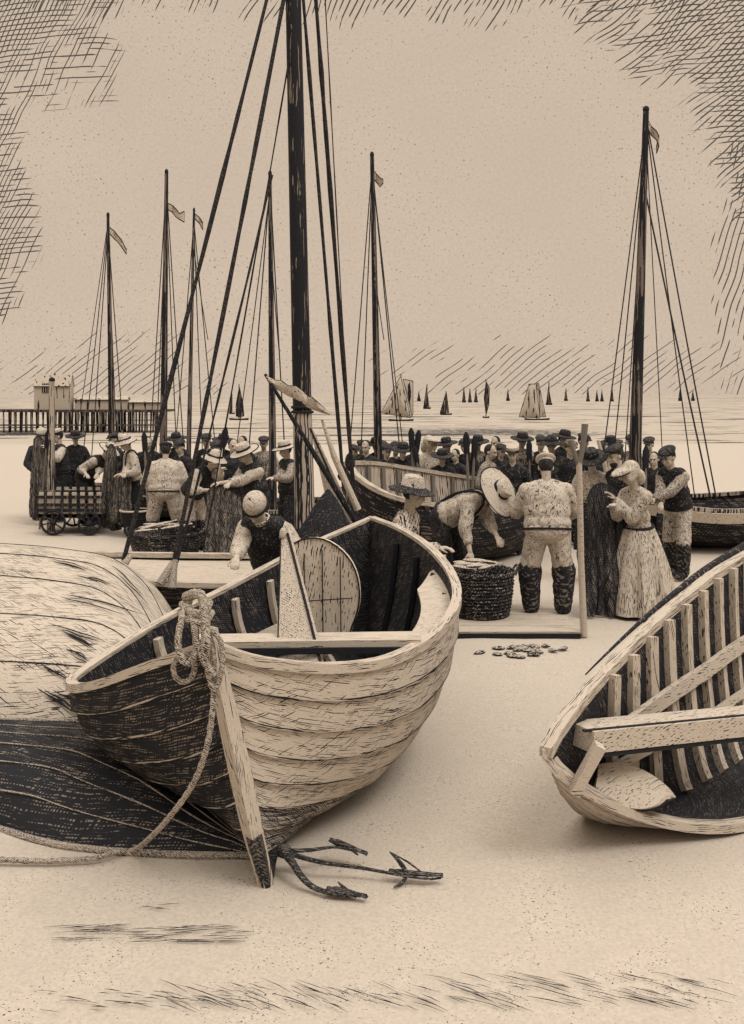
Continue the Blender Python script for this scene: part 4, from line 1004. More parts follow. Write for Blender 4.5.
def build_stakes():
    # forked stake standing at the corner of the boarded platform
    Y = 9.9; base = V((P(580, 0, Y).x + .04, Y, 0)); o = thing('forked_stake', 'tall forked stake standing at the right corner of the boarded platform', 'stake', base)
    b = MB(); b.tube([base, P(581, 560, Y), P(580, 500, Y), P(579, 462, Y)], [.036, .032, .030, .030], 9); b.build('stem', 'pale_wood', o, True, base)
    b = MB(); b.tube([P(579, 464, Y), P(583, 446, Y), P(585, 424, Y)], [.03, .027, .034], 8); b.build('prong', 'plank_mid', o, True, base)
    b = MB(); b.tube([P(579, 466, Y), P(574, 452, Y), P(570, 440, Y)], [.027, .023, .026], 8); b.build('prong', 'plank_mid', o, True, base)
    Y = 13.4; base = V((P(612, 0, Y).x, Y, 0)); o = thing('forked_stake', 'shorter forked stake behind the dark net, left of the woman', 'stake', base)
    b = MB(); b.tube([base, P(609, 480, Y)], [.045, .036], 8); b.build('stem', 'pale_wood', o, True, base)
    b = MB(); b.tube([P(609, 482, Y), P(603, 458, Y), P(598, 440, Y)], [.036, .03, .022], 8); b.build('prong', 'pale_wood', o, True, base)
    b = MB(); b.tube([P(609, 482, Y), P(609, 460, Y), P(606, 446, Y)], [.03, .026, .02], 8); b.build('prong', 'pale_wood', o, True, base)
    # post at the left edge
    Y = 17.6; base = V((P(51, 0, Y).x, Y, 0)); o = thing('post', 'upright wooden post at the left edge, in front of the pier house', 'post', base)
    b = MB(); b.tube([base, P(51.5, 440, Y), P(52, 381, Y)], [.075, .06, .048], 10); b.build('shaft', 'mast_pale', o, True, base)
    b = MB(); b.ell(P(52, 380, Y), (.055, .055, .05)); b.build('top_cap', 'ink', o, True, base)
build_stakes()

def hung_net(label, pts, Y, depth, foot, seed, name='fishing_net', mat='net', flare=.1):
    """a net hung from a line of points, falling in folds to the ground"""
    rnd = random.Random(seed); q = crom([P(x, y, Y) for x, y in pts], 36); c = sum(q, V()) / len(q); c.z = 0
    o = thing(name, label, 'net', c); g = []; fq = crom([P(x, y, Y - depth) for x, y in foot], 36)
    for i, (a, d) in enumerate(zip(q, fq)):
        row = []; fold = .018 * math.sin(i * 1.15 + rnd.uniform(-.2, .2)) + .03 * math.sin(i * .41)
        for k in range(15):
            t = k / 14; p = a.lerp(d, t); p.y += -fold * (0.3 + t) - flare * math.sin(PI * t * .6); p.z = max(p.z, .012 + .01 * k / 14); p.x += .02 * math.sin(k * .9 + i * .5) * t
            row.append(p)
        g.append(row)
    uv = [(i * .045, k * .11) for i in range(len(g)) for k in range(15)]
    b = MB(); b.sheet(g, th=.012); b.build('mesh', mat, o, True, c, uv + uv)
    b = MB()
    for i in (3, 9, 15, 21, 27, 33): b.tube([p + V((0, -.008, 0)) for p in g[i]], .007, 5, mi=0)
    for k in (4, 8, 11): b.tube([r[k] + V((0, -.01, 0)) for r in g], .006, 5)
    b.tube([r[0] for r in g], .016, 6); b.build('cord', 'ink', o, True, c)
    return o
hung_net('black net draped from the forked stake beside the woman, down to the sand', [(588, 498), (593, 488), (602, 484), (612, 489), (622, 500)], 11.1, .30, [(581, 616), (592, 619), (602, 620), (618, 619), (634, 612)], 4, mat='net_dark')
hung_net('shaggy dark net hung on the leftmost mast beside the hand cart', [(107, 452), (110, 445), (114, 447), (117, 460)], 17.6, .2, [(100, 524), (108, 528), (118, 530), (126, 526)], 6)
hung_net('dark net hanging at the far left edge behind the hand cart', [(34, 440), (38, 436), (43, 440), (47, 448)], 18.6, .1, [(32, 516), (38, 520), (46, 520), (52, 516)], 8)
hung_net('dark net held up by the man in the wide brimmed hat', [(208, 492), (217, 484), (228, 490), (240, 497)], 13.55, .15, [(206, 560), (216, 572), (232, 572), (248, 560)], 9)
hung_net('net the bareheaded man at left works on, hanging to the tub', [(116, 476), (122, 470), (128, 472), (131, 478)], 17.1, .1, [(114, 520), (121, 524), (128, 524), (133, 518)], 10)

def build_weed():
    o = thing('seaweed_scatter', 'little scatter of leafy weed on the sand below the platform', 'seaweed', G(525, 653)); off = G(525, 653); rnd = random.Random(12)
    for k in range(26):
        x = rnd.gauss(522, 17); y = 652 + rnd.uniform(-6, 6) - (x - 522) * .02; c = G(x, y, .012); a = rnd.uniform(-.5, .6) + (PI if rnd.random() < .5 else 0); L = rnd.uniform(.07, .13)
        d = V((math.cos(a), math.sin(a), 0)); n = V((-d.y, d.x, 0)); g = []
        for t, w in ((0, .05), (.2, .6), (.5, 1), (.8, .6), (1, .05)):
            p = c + d * L * (t - .5); w *= L * .28; u = .016 * math.sin(t * PI); g.append([p - n * w, p + V((0, 0, u + .008)), p + n * w])
        b = MB(); b.sheet(g, th=.004); e = [r[0] for r in g] + [r[2] for r in g[::-1]]; b.tube(e, .0045, 5, mi=1, closed=True); b.build('leaf', ['weed', 'ink'], o, True, off)
build_weed()
# ------------------------------------------------------------------ people
def fused(b, name, mat, parent, voxel, smooth=2, fold=0.0, fscale=9.0, seed=0):
    """grow the overlapping shapes of b into ONE continuous surface"""
    o = b.build(name, mat, None)
    r = o.modifiers.new('r', 'REMESH'); r.mode = 'VOXEL'; r.voxel_size = voxel; r.use_smooth_shade = True
    if smooth:
        sm = o.modifiers.new('s', 'SMOOTH'); sm.factor = 0.5; sm.iterations = smooth
    dg = bpy.context.evaluated_depsgraph_get(); me = bpy.data.meshes.new_from_object(o.evaluated_get(dg))
    old = o.data; o.modifiers.clear(); o.data = me; bpy.data.meshes.remove(old); me.name = name
    if fold:
        nr = [v.normal.copy() for v in me.vertices]
        for v, n in zip(me.vertices, nr):
            p = v.co * fscale + V((seed * 3.7, 0, 0)); p.z *= 0.8
            w = mnoise.noise(p) + 0.5 * mnoise.noise(p * 2.1)
            v.co += n * fold * (0.3 - abs(w) * 1.5)
    me.polygons.foreach_set('use_smooth', [True] * len(me.polygons)); me.update()
    o.parent = parent
    return o

def rx(d): return Matrix.Rotation(R(d), 3, 'X')
def rzm(d): return Matrix.Rotation(R(d), 3, 'Z')
def frame(d, hint=V((0, 0, 1))):
    d = d.normalized(); x = d.cross(hint)
    if x.length < .05: x = d.cross(V((1, 0, 0)))
    x.normalize(); y = x.cross(d)
    return Matrix((x, y, d)).transposed()      # columns: x, y, along

PCOUNT = [0]
def person(label, px, Y, face=0, H=1.66, lean=0, pitch=10, yaw=0, hands=((.2, -.25, .95), (-.2, -.25, .95)), feet=((.11, -.02), (-.11, .04)),
           shirt='cloth_pale', vest=None, legs='cloth_dark', boots='boot', boot_top=.30, hat='cap', hatm='felt_dark', hairm='hair', det=1, z0=0.0, bulk=1.0,
           sleeve=1.0, skirt=None, apron=None, group='fisher folk crowded on the beach', beard=False, braces=False, neck=None, hip=.90, sit=False, sx=1.0):
    PCOUNT[0] += 1; sd = PCOUNT[0]; s = H / 1.68
    x = (px - CX) / F * Y
    o = thing('person', label, 'person', (x, Y, z0), R(face), group)
    vb = .0085 if det > 1 else .012; vc = .015 if det > 1 else .022
    T = rx(lean); p0 = V((0, .16 * math.sin(R(lean)), hip))
    tor = lambda a, b_, c: (p0 + T @ V((a, b_, c)))
    shx = .165 * (.35 + .65 * bulk); sh = [tor(shx, 0, .425), tor(-shx, 0, .425)]
    nb_ = tor(0, .0, .52); Hd = rzm(yaw) @ rx(pitch); hc = nb_ + (rx((lean + pitch) / 2) @ V((0, -.015, .165)))
    hf = lambda a, b_, c: hc + Hd @ V((a, b_, c))
    # arms
    arms = []
    for k, tgt in enumerate(hands):
        sgn = 1 if k == 0 else -1; w = V(tgt); S0 = sh[k]; d = w - S0; L = d.length; mx = .535
        if L > mx: w = S0 + d * (mx / L); d = w - S0; L = mx
        u, l = .285, .26; a = (u * u - l * l + L * L) / (2 * L); hgt = math.sqrt(max(u * u - a * a, 0))
        pole_ = V((sgn * .55, .55, -.8)); dn = d.normalized(); pv = pole_ - dn * pole_.dot(dn); pv.normalize()
        e = S0 + dn * a + pv * hgt; arms.append((S0, e, w))
    hips = [p0 + V((.088 * bulk ** .6, 0, -.03)), p0 + V((-.088 * bulk ** .6, 0, -.03))]
    lg = []
    for k in (0, 1):
        f = V((feet[k][0], feet[k][1], .07)); hp = hips[k]
        kn = hp.lerp(f, .5) + V((feet[k][0] * .25, -.05, 0))
        lg.append((hp, kn, f))
    sc = lambda v: V(v) * s
    # ---- body: one skin surface
    b = MB()
    def cap(a, c, r0, r1, n=9): b.cap(sc(a), sc(c), r0 * s, r1 * s, n)
    def ell(c, r, rot=None, n=12, m=9): b.ell(sc(c), [q * s for q in r], rot, n, m)
    ell(hf(0, .012, .025), (.074, .094, .098), Hd, 16, 12); ell(hf(0, -.018, -.045), (.058, .072, .072), Hd, 14, 10)
    ell(hf(0, -.048, -.088), (.030, .030, .026), Hd)
    b.tube([sc(hf(0, -.080, .030)), sc(hf(0, -.098, -.008)), sc(hf(0, -.106, -.026)), sc(hf(0, -.082, -.034))], [.010 * s, .014 * s, .019 * s, .012 * s], 8)
    ell(hf(0, -.076, .036), (.050, .022, .012), Hd); ell(hf(.036, -.066, -.020), (.020, .018, .022), Hd); ell(hf(-.036, -.066, -.020), (.020, .018, .022), Hd)
    ell(hf(0, -.084, -.056), (.026, .014, .007), Hd); ell(hf(0, -.082, -.070), (.022, .014, .008), Hd)
    for g_ in (1, -1): ell(hf(g_ * .076, .012, -.008), (.012, .020, .032), Hd)
    cap(nb_ + V((0, 0, -.03)), hf(0, .02, -.06), .052, .050)
    ell(tor(0, 0, .30), (.14 * bulk, .095, .20), T); ell(tor(0, 0, .04), (.14, .10, .14), T)
    cap(sh[0], sh[1], .05, .05)
    for (a, e, w) in arms:
        cap(a, e, .046, .038); cap(e, w, .039, .027)
        fr = frame(w - e); q = lambda i, j, k2: w + fr @ V((i, j, k2))
        ell(q(0, 0, .045), (.038, .018, .050), fr)
        for n_, (fx, fl) in enumerate(((-.028, .062), (-.010, .074), (.009, .070), (.027, .054))):
            k1 = q(fx, -.004, .080); k2 = q(fx * 1.15, -.016, .080 + fl * .55); k3 = q(fx * 1.1, -.042, .080 + fl * .85)
            cap(k1, k2, .0105, .0095, 7); cap(k2, k3, .0095, .008, 7)
        sg = 1 if a.x > 0 else -1
        cap(q(-.030 * sg, -.004, .028), q(-.058 * sg, -.020, .058), .0125, .0105, 7); cap(q(-.058 * sg, -.020, .058), q(-.056 * sg, -.036, .086), .0105, .009, 7)
    for (hp, kn, f) in lg:
        cap(hp, kn, .075, .05); cap(kn, f, .05, .036); ell(f + V((0, -.06, -.03)), (.036, .11, .032))
    fused(b, 'body', 'skin', o, vb * s, 1)
    # ---- eyes and hair
    b = MB()
    for g_ in (1, -1): b.ell(sc(hf(g_ * .031, -.084, .014)), (.012 * s, .008 * s, .006 * s), Hd, 8, 6); b.ell(sc(hf(g_ * .032, -.090, .034)), (.020 * s, .007 * s, .005 * s), Hd, 8, 6)
    if det > 0: b.build('eyes', 'ink', o)
    b = MB(); b.ell(sc(hf(0, .032, .030)), (.083 * s, .088 * s, .100 * s), Hd, 16, 12)
    if beard: b.ell(sc(hf(0, -.050, -.088)), (.055 * s, .045 * s, .050 * s), Hd, 12, 9)
    if hat != 'bonnet': b.build('hair', hairm, o)
    # ---- clothes
    b = MB(); B = bulk; Bd = B ** .7; ws = .86 if skirt else 1.0; ch = .86 if skirt else 1.0
    for (z, rx_, ry_, rz_) in ((.33, .178 * ch, .130 * ch, .19), (.20, .182 * ch, .138 * ch, .17), (.07, .186 * ws, .144 * ws, .135)):
        b.ell(sc(tor(0, 0, z)), [q * s for q in (rx_ * B, ry_ * Bd, rz_)], T, 20, 12)
    b.cap(sc(tor(.05, 0, .475)), sc(sh[0]), .072 * s * B ** .5, .078 * s); b.cap(sc(tor(-.05, 0, .475)), sc(sh[1]), .072 * s * B ** .5, .078 * s); b.ell(sc(tor(0, 0.02 * B, .45)), (.11 * s * B, .09 * s * B ** .6, .075 * s), T)
    for (a, e, w) in arms:
        b.cap(sc(a), sc(e), .080 * s * B ** .4, .074 * s * B ** .3); w2 = e.lerp(w, min(.94, .22 + .74 * sleeve) if sleeve < 1 else .92)
        b.cap(sc(e), sc(w2), .074 * s * B ** .3, .056 * s)
        if sleeve < 1: b.ell(sc(w2), [.058 * s] * 3)
    fused(b, 'shirt', shirt, o, vc * s, 3, .013 * s, 11.0, sd)
    if neck:
        b = MB(); b.lathe([(.055, -.01), (.075, .0), (.078, .03), (.06, .04)], 16, Matrix.Translation(sc(tor(0, 0, .515))) @ (T @ Matrix.Identity(3)).to_4x4() @ Matrix.Scale(s, 4), 0, False); b.build('neckerchief', neck, o)
    if vest:
        b = MB()
        for (z, rx_, ry_, rz_) in ((.33, .180, .152, .195), (.20, .202, .160, .17), (.07, .206, .166, .14)):
            b.ell(sc(tor(0, 0, z)), [q * s for q in (rx_ * B, ry_ * Bd, rz_)], T, 20, 12)
        b.cap(sc(tor(.11 * B, 0, .455)), sc(tor(-.11 * B, 0, .455)), .098 * s, .098 * s)
        fused(b, 'waistcoat', vest, o, vc * s, 3, .004 * s, 8.0, sd + 50)
    if braces:
        b = MB()
        for g_ in (1, -1):
            b.tube(crom([sc(tor(g_ * .07, -.155 * Bd, .10)), sc(tor(g_ * .10, -.150 * Bd, .30)), sc(tor(g_ * .10, -.07, .535)), sc(tor(g_ * .09, .06, .535)), sc(tor(g_ * .07, .150 * Bd, .30)), sc(tor(g_ * .03, .155 * Bd, .06))], 20), .014 * s, 6)
        b.build('braces', 'ink', o)
    if not skirt:
        b = MB(); b.ell(sc(p0 + V((0, 0, .0))), [q * s for q in (.186 * B, .150 * Bd, .14)], None, 18, 12)
        for (hp, kn, f) in lg:
            ke = max(.02, 1 - (boot_top - .03) / .45); b.cap(sc(hp), sc(kn), .108 * s * B ** .5, .094 * s * B ** .5); b.cap(sc(kn), sc(kn.lerp(f, min(.85, ke))), .092 * s * B ** .5, .080 * s * B ** .3)
        fused(b, 'trousers', legs, o, vc * s, 3, .014 * s, 11, sd + 20)
        b = MB()
        n = 20; ring = [tor(.189 * B * math.cos(a), .153 * Bd * math.sin(a), .01) for a in (2 * PI * i / n for i in range(n))]
        b.tube([sc(q) for q in ring], .014 * s, 6, closed=True); b.build('belt', 'ink', o)
        for (hp, kn, f) in lg:
            b = MB(); t0 = f.lerp(kn, boot_top / .45) if boot_top < .45 else kn
            b.cap(sc(t0), sc(f), .100 * s * B ** .85, .074 * s * B ** .7); b.ell(sc(f + V((0, -.055, -.03))), (.052 * s, .135 * s, .045 * s)); b.ell(sc(f + V((0, 0, -.035))), (.052 * s, .07 * s, .04 * s))
            fused(b, 'boot', boots, o, vc * s, 1, .014 * s, 13, sd)
    else:
        b = MB(); g = []; n = 72; zt = .98
        for i in range(15):
            t = i / 14; z = zt + (0.04 - zt) * t; r0 = .165 + .265 * t ** .8; row = []
            for j in range(n):
                a = 2 * PI * j / n; w = 1 + (.075 * math.sin(a * 9 + .6 * math.sin(t * 3)) + .035 * math.sin(a * 17 + 1)) * min(1, t * 2.2)
                row.append(sc((r0 * w * math.cos(a), r0 * .92 * w * math.sin(a) + .02, z)))
            row.append(row[0]); g.append(row)
        b.sheet(g, flip=False); b.build('skirt', skirt, o)
        b = MB()
        for (hp, kn, f) in lg: b.ell(sc(f + V((0, -.06, -.03))), (.045 * s, .12 * s, .042 * s)); 
        b.build('shoes', 'boot', o)
        b = MB(); ring = [tor(.178 * math.cos(a), .142 * math.sin(a), .08) for a in (2 * PI * i / 20 for i in range(20))]; b.tube([sc(q) for q in ring], .016 * s, 6, closed=True); b.build('waistband', 'ink', o)
    if apron:
        b = MB(); g = []
        for i in range(8):
            t = i / 7; row = []
            for j in range(13):
                a = -1.25 + 2.5 * j / 12; r = .20 + .06 * t; q = p0 + V((r * math.sin(a), -r * .85 * math.cos(a) - .02 * math.sin(j * 1.6) * t, .12 - .62 * t)); row.append(sc(q))
            g.append(row)
        b.sheet(g, th=.006); b.build('apron', apron, o)
    # ---- hat, built in the head's own frame
    m4 = Matrix.Translation(sc(hc)) @ Hd.to_4x4() @ Matrix.Scale(s, 4)
    def lathe_hat(prof, name='hat', mat=hatm, tilt=0, off=(0, 0, 0), band=None, wob=0.03):
        mm = m4 @ Matrix.Translation(V(off)) @ Matrix.Rotation(R(tilt), 4, 'X')
        b = MB(); b.lathe(prof, 32, mm, 0, False, wob); h_ = b.build(name, mat, o)
        if band:
            b = MB(); b.lathe([(band[0], band[1]), (band[0] + .004, band[1] + .005), (band[0] - .001, band[1] + .03)], 32, mm, 0, False, wob); b.build('hat_band', 'ink', h_)
            R0, Z0 = max(prof, key=lambda q: q[0]); b = MB(); n = 40
            pts = [mm @ V((R0 * (1 + wob * math.sin(3 * a) * .5) * math.cos(a), R0 * (1 + wob * math.sin(3 * a) * .5) * math.sin(a), Z0)) for a in (2 * PI * i / n for i in range(n))]
            b.tube(pts, .008 * s, 6, closed=True); b.build('hat_edge', 'ink', h_)
        return h_
    if hat == 'cap':
        b = MB(); b.ell(sc(hf(0, .008, .098)), (.112 * s, .128 * s, .046 * s), Hd @ rx(8), 20, 10); b.ell(sc(hf(0, .012, .070)), (.090 * s, .106 * s, .045 * s), Hd, 18, 10)
        b.ell(sc(hf(0, -.112, .066)), (.070 * s, .052 * s, .012 * s), Hd @ rx(14), 16, 8); c_ = b.build('cap', hatm, o)
    elif hat == 'skull':
        b = MB(); b.ell(sc(hf(0, .016, .060)), (.100 * s, .116 * s, .098 * s), Hd, 22, 14); h_ = b.build('cap', hatm, o)
        b = MB(); b.tube([sc(hf(.101 * math.cos(a), .016 + .115 * math.sin(a), .030)) for a in (2 * PI * i / 30 for i in range(30))], .013 * s, 6, closed=True); b.build('cap_edge', 'ink', h_)
    elif hat == 'brim':
        lathe_hat([(.205, .035), (.21, .043), (.12, .060), (.102, .070), (.098, .13), (.080, .158), (.03, .163), (0, .163)], band=(.104, .068))
    elif hat == 'wide':
        lathe_hat([(.28, .020), (.285, .03), (.14, .060), (.108, .072), (.102, .13), (.085, .155), (0, .162)], band=(.110, .068), wob=.08)
    elif hat == 'cone':
        lathe_hat([(.20, .010), (.205, .018), (.125, .068), (.10, .10), (.085, .150), (.05, .175), (0, .18)], tilt=-12, wob=.08, band=(.118, .072))
    elif hat == 'sou':
        h_ = lathe_hat([(.118, .058), (.112, .072), (.106, .12), (.088, .160), (.04, .178), (0, .18)], tilt=-6, off=(0, .03, 0), wob=.08)
        mm = m4 @ Matrix.Translation(V((0, .03, 0))) @ Matrix.Rotation(R(-6), 4, 'X')
        b = MB(); b.lathe([(.12, .056), (.215, .012), (.22, .022), (.12, .070)], 32, mm, 0, False, .12); b.build('hat_brim', 'felt_dark', h_)
    elif hat == 'sail':
        h_ = lathe_hat([(.10, .07), (.108, .10), (.10, .135), (.06, .15), (0, .152)]); b = MB(); b.lathe([(.100, .05), (.106, .055), (.108, .085), (.100, .09)], 24, m4, 0, False); b.build('hat_band', 'ink', h_)
        b = MB(); b.ell(sc(hf(0, -.115, .066)), (.068 * s, .05 * s, .010 * s), Hd @ rx(12), 16, 8); b.build('visor', 'ink', h_)
    elif hat == 'bonnet':
        b = MB(); b.ell(sc(hf(0, .03, .045)), (.104 * s, .112 * s, .102 * s), Hd, 18, 12); b.ell(sc(hf(0, .08, -.06)), (.105 * s, .075 * s, .13 * s), Hd, 16, 10)
        b.ell(sc(hf(0, -.075, .085)), (.112 * s, .155 * s, .040 * s), Hd @ rx(-8), 18, 10); b.ell(sc(hf(.075, -.04, .02)), (.022 * s, .09 * s, .075 * s), Hd, 12, 10); b.ell(sc(hf(-.075, -.04, .02)), (.022 * s, .09 * s, .075 * s), Hd, 12, 10)
        h_ = fused(b, 'headscarf', hatm, o, .016, 2, .010, 9, sd)
        b = MB(); b.tube([sc(hf(.108 * math.cos(a), -.075 - .150 * math.sin(a), .078 + .02 * math.sin(a))) for a in (PI * i / 14 for i in range(15))], .008 * s, 6); b.build('scarf_edge', 'ink', h_)
    return o

def px_hand(o_px, Y, face, H, pts):
    """turn points measured in the photograph (px, py, distance) into the figure's own coordinates"""
    base = V(((o_px - CX) / F * Y, Y, 0)); out = []; s = H / 1.68
    for (a, c, y) in pts: out.append(Matrix.Rotation(-R(face), 3, 'Z') @ (P(a, c, y) - base) / s)
    return out

# near figures
person('man in white overalls and flat cap seen from behind on the boards, dark sea boots', 547, 10.72, 176, 1.66, lean=10, pitch=25, hands=((.30, -.40, 1.02), (-.28, -.42, 1.0)), feet=((.17, -.02), (-.17, .02)),
       shirt='cloth_plain', legs='cloth_plain', boots='boot', boot_top=.44, hat='cap', hatm='felt_pale', det=2, z0=.056, bulk=1.42)
person('bending man in a big round pale hat reaching into the round basket', 456, 11.35, 62, 1.74, lean=62, pitch=66, yaw=-14, hands=px_hand(458, 11.35, 62, 1.70, [(500, 543, 10.95), (472, 575, 10.8)]), feet=((.14, .02), (-.14, .10)),
       shirt='cloth_pale', legs='cloth_black', braces=True, hip=.96, hat='wide', hatm='felt_pale', det=2, sleeve=.45, bulk=1.12)
person('man in a dark brimmed hat and chequered shirt sitting behind the front boat', 401, 9.4, 70, 1.70, lean=12, pitch=16, yaw=6, hands=px_hand(401, 9.4, 70, 1.70, [(395, 530, 8.9), (438, 546, 9.0)]), shirt='cloth_check', legs='cloth_black', hat='sou', hatm='felt_pale', det=2, hip=.80, z0=-.02)
person('man in a white skull cap bent over the port side of the front boat', 272, 8.72, -18, 1.68, lean=36, pitch=48, yaw=6, hands=px_hand(272, 8.72, -18, 1.68, [(292, 568, 8.25), (228, 584, 7.75)]), shirt='cloth_plain', vest='cloth_black', legs='cloth_black', hat='skull', hatm='felt_pale', det=2, sleeve=.62, neck='cloth_check', bulk=1.1)
person('woman in a pale headscarf, blouse and long gathered skirt looking at something in her hands', 638, 10.9, -62, 1.64, lean=8, pitch=30, hands=px_hand(638, 10.9, -62, 1.64, [(616, 500, 10.8), (614, 507, 10.68)]), shirt='cloth_pale', skirt='skirt', hat='bonnet', hatm='felt_pale', det=2, feet=((.08, -.05), (-.08, 0)))
person('man in dark cap and jacket with pale trousers leaning forward right of the woman', 676, 13.1, -52, 1.70, lean=16, pitch=22, hands=px_hand(676, 13.1, -52, 1.70, [(652, 500, 12.7), (660, 512, 12.6)]), shirt='cloth_mid', vest='cloth_dark', legs='cloth_pale', boot_top=.40, hat='cap', hatm='felt_dark', det=2, feet=((.14, -.04), (-.10, .12)))
person('dark bearded man in a cap just behind the woman\'s headscarf', 620, 12.6, -70, 1.72, lean=4, pitch=15, hands=((.15, -.2, 1.0), (-.2, -.15, .9)), shirt='cloth_black', legs='cloth_black', hat='cap', hatm='felt_dark', beard=True)
person('man in a dark brimmed hat looking down, between the forked stakes', 593, 12.9, -25, 1.66, lean=6, pitch=28, hands=((.15, -.3, 1.05), (-.2, -.3, 1.05)), shirt='cloth_pale', legs='cloth_black', apron='cloth_black', hat='brim', hatm='felt_dark')
# figures at left
person('man in a wide brimmed hat and dark waistcoat holding up the dark net', 255, 13.9, -50, 1.70, lean=14, pitch=26, hands=px_hand(255, 13.9, -50, 1.70, [(217, 484, 13.5), (226, 487, 13.35)]), shirt='cloth_pale', vest='cloth_black', legs='cloth_black', hat='brim', hatm='felt_pale', det=2, sleeve=.35, bulk=1.15)
person('man in a small brimmed hat holding a pale sheet, just left of the thick mast', 288, 15.6, -58, 1.62, lean=2, pitch=14, hands=px_hand(288, 15.6, -58, 1.62, [(274, 478, 15.1), (276, 482, 15.0)]), shirt='cloth_mid', vest='cloth_black', legs='cloth_dark', hat='brim', hatm='felt_pale')
person('dark bareheaded figure behind the man in the wide brimmed hat at left', 233, 16.3, 20, 1.64, pitch=8, shirt='cloth_black', legs='cloth_black', hat='none')
person('bent man with dark waistcoat and rolled sleeve reaching past the long pale oar', 197, 15.3, 58, 1.66, lean=42, pitch=30, hands=px_hand(197, 15.3, 58, 1.66, [(222, 470, 14.9), (208, 490, 14.9)]), shirt='cloth_pale', vest='cloth_black', legs='cloth_pale', boot_top=.42, hat='cone', hatm='felt_pale', sleeve=.4, bulk=1.1)
person('broad man in a pale smock and dark cap seen from behind at left', 165, 15.75, 184, 1.60, lean=8, pitch=12, hands=((.30, -.26, .95), (-.30, -.26, .95)), shirt='cloth_plain', legs='cloth_pale', boots='boot', boot_top=.30, hat='cap', hatm='felt_dark', bulk=1.50, feet=((.2, 0), (-.2, 0)))
person('man in a tall crowned hat and braces looking down at the tub beside the mast', 133, 17.3, -58, 1.66, lean=10, pitch=30, hands=px_hand(133, 17.3, -58, 1.66, [(122, 474, 16.9), (124, 478, 16.8)]), shirt='cloth_pale', legs='cloth_dark', hat='cone', hatm='felt_pale', braces=True)
person('man in a brimmed hat bent double behind the hand cart', 90, 18.3, 76, 1.66, lean=46, pitch=36, hands=px_hand(90, 18.3, 76, 1.66, [(96, 476, 17.9), (86, 474, 17.9)]), shirt='cloth_pale', vest='cloth_black', legs='cloth_black', hat='brim', hatm='felt_pale', sleeve=.4, bulk=1.2)
person('man in a peaked cap and dark clothes with forearms raised, behind the hand cart', 61, 18.9, -60, 1.70, lean=4, pitch=16, hands=px_hand(61, 18.9, -60, 1.70, [(48, 449, 18.5), (51, 456, 18.4)]), shirt='cloth_pale', vest='cloth_black', legs='cloth_black', hat='sail', hatm='felt_pale', sleeve=.4)
person('dark figure in a white cap at the very left edge, behind the cart', 41, 19.2, 30, 1.70, pitch=12, shirt='cloth_black', legs='cloth_black', hat='skull', hatm='felt_pale')
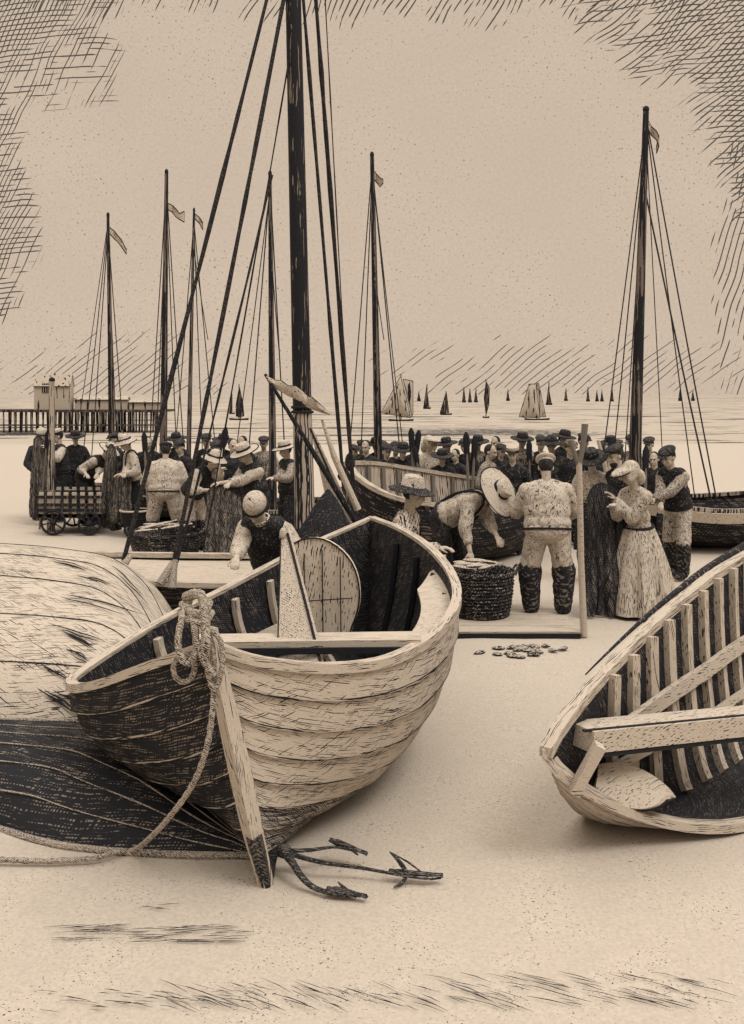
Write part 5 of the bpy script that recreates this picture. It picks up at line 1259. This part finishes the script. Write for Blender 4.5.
# the crowd beyond the middle boat
bgp = [
    (367, 17.2, -20, 1.58, 'none', 'felt_dark', 'cloth_black', 'bareheaded dark figure close left of the tall middle mast'),
    (386, 16.9, 15, 1.52, 'cap', 'felt_dark', 'cloth_black', 'dark figure in a flat cap close right of the tall middle mast'),
    (402, 16.6, 10, 1.55, 'brim', 'felt_dark', 'cloth_black', 'dark figure in a broad hat left of the crossed oars'),
    (427, 16.8, 40, 1.66, 'bonnet', 'felt_pale', 'cloth_pale', 'pale hooded figure just right of the crossed oars'),
    (442, 16.1, 0, 1.47, 'brim', 'felt_dark', 'cloth_black', 'dark figure in a broad hat right of the pale hooded one'),
    (457, 16.9, -40, 1.45, 'none', 'hair', 'cloth_dark', 'bareheaded dark figure left of the dark pair of oars'),
    (487, 15.4, 60, 1.60, 'none', 'hair', 'cloth_mid', 'curly headed bareheaded figure in profile above the round hat'),
    (513, 15.1, -15, 1.58, 'sail', 'felt_pale', 'cloth_dark', 'man in a pale banded peaked cap looking down at centre right'),
    (529, 16.6, 10, 1.45, 'none', 'hair', 'cloth_black', 'dark figure by the oar behind the white overalls'),
    (552, 16.4, -20, 1.66, 'cone', 'felt_dark', 'cloth_black', 'man in a crumpled dark hat just above the white overalls'),
    (569, 16.0, 15, 1.62, 'cap', 'felt_mid', 'cloth_dark', 'man in a grey cap behind the tall forked stake'),
    (604, 15.8, 30, 1.58, 'cap', 'felt_dark', 'cloth_black', 'dark capped figure behind the shorter forked stake'),
    (352, 18.0, 40, 1.45, 'cap', 'felt_dark', 'cloth_black', 'dark low figure under the splayed stays left of the middle mast'),
    (500, 17.2, 20, 1.50, 'cap', 'felt_dark', 'cloth_black', 'dark figure half hidden between the curly head and the banded cap'),
    (655, 15.2, -30, 1.50, 'none', 'hair', 'cloth_black', 'dark figure half hidden beside the tall right hand mast'),
    (182, 17.6, -30, 1.55, 'cap', 'felt_dark', 'cloth_black', 'dark figure half hidden right of the broad man in the smock'),
    (217, 17.0, -10, 1.56, 'cap', 'felt_dark', 'cloth_black', 'dark capped figure glimpsed behind the long pale oar'),
]
M['felt_mid'] = hatch_mat('felt_mid', (0.30, 0.24, 0.18, 1), lines=[((0, 20, 30), 0.06, 0.016, 0.48)])
for (px, Y, fc, H, hat, hm, cl, lab) in bgp:
    person(lab, px, Y, fc, H, lean=4, pitch=14, shirt=cl, legs='cloth_black', hat=hat, hatm=hm, det=1, hands=((.22, -.22, 1.0), (-.22, -.2, .95)))
# the packed back row
for (px, Y, H, hat) in ((377, 18.2, 1.56, 'brim'), (395, 17.6, 1.52, 'cap'), (414, 17.9, 1.55, 'none'), (434, 17.4, 1.56, 'cap'), (449, 17.8, 1.58, 'brim'), (467, 17.6, 1.58, 'cap'), (478, 18.2, 1.6, 'brim'), (497, 17.9, 1.62, 'none'), (521, 18.0, 1.66, 'brim'), (540, 17.7, 1.62, 'cap'), (561, 18.0, 1.7, 'brim'), (581, 17.6, 1.66, 'cap'), (612, 17.4, 1.62, 'brim'), (632, 17.2, 1.66, 'cap'), (650, 17.6, 1.6, 'cap'), (361, 18.6, 1.5, 'cap')):
    person('dark half hidden figure in the packed back row, between centre and right mast', px, Y, random.uniform(-50, 50), H, lean=4, pitch=12, shirt='cloth_black' if random.random() < .7 else 'cloth_mid', legs='cloth_black', hat=hat, hatm='felt_dark', det=1, hands=((.22, -.22, 1.0), (-.22, -.2, .95)), group='figures in the packed back row at centre')
for (px, Y, H, hat) in ((76, 20.5, 1.6, 'brim'), (116, 20.0, 1.58, 'cap'), (148, 19.2, 1.55, 'none'), (178, 19.4, 1.6, 'brim'), (207, 18.6, 1.62, 'cap'), (222, 18.3, 1.62, 'brim'), (244, 18.0, 1.62, 'none'), (264, 18.4, 1.58, 'cap')):
    person('dark half hidden figure in the back row of the crowd left of the thick mast', px, Y, random.uniform(-50, 50), H, lean=4, pitch=12, shirt='cloth_black' if random.random() < .7 else 'cloth_mid', legs='cloth_black', hat=hat, hatm='felt_dark', det=1, hands=((.22, -.22, 1.0), (-.22, -.2, .95)), group='figures in the back row at left')
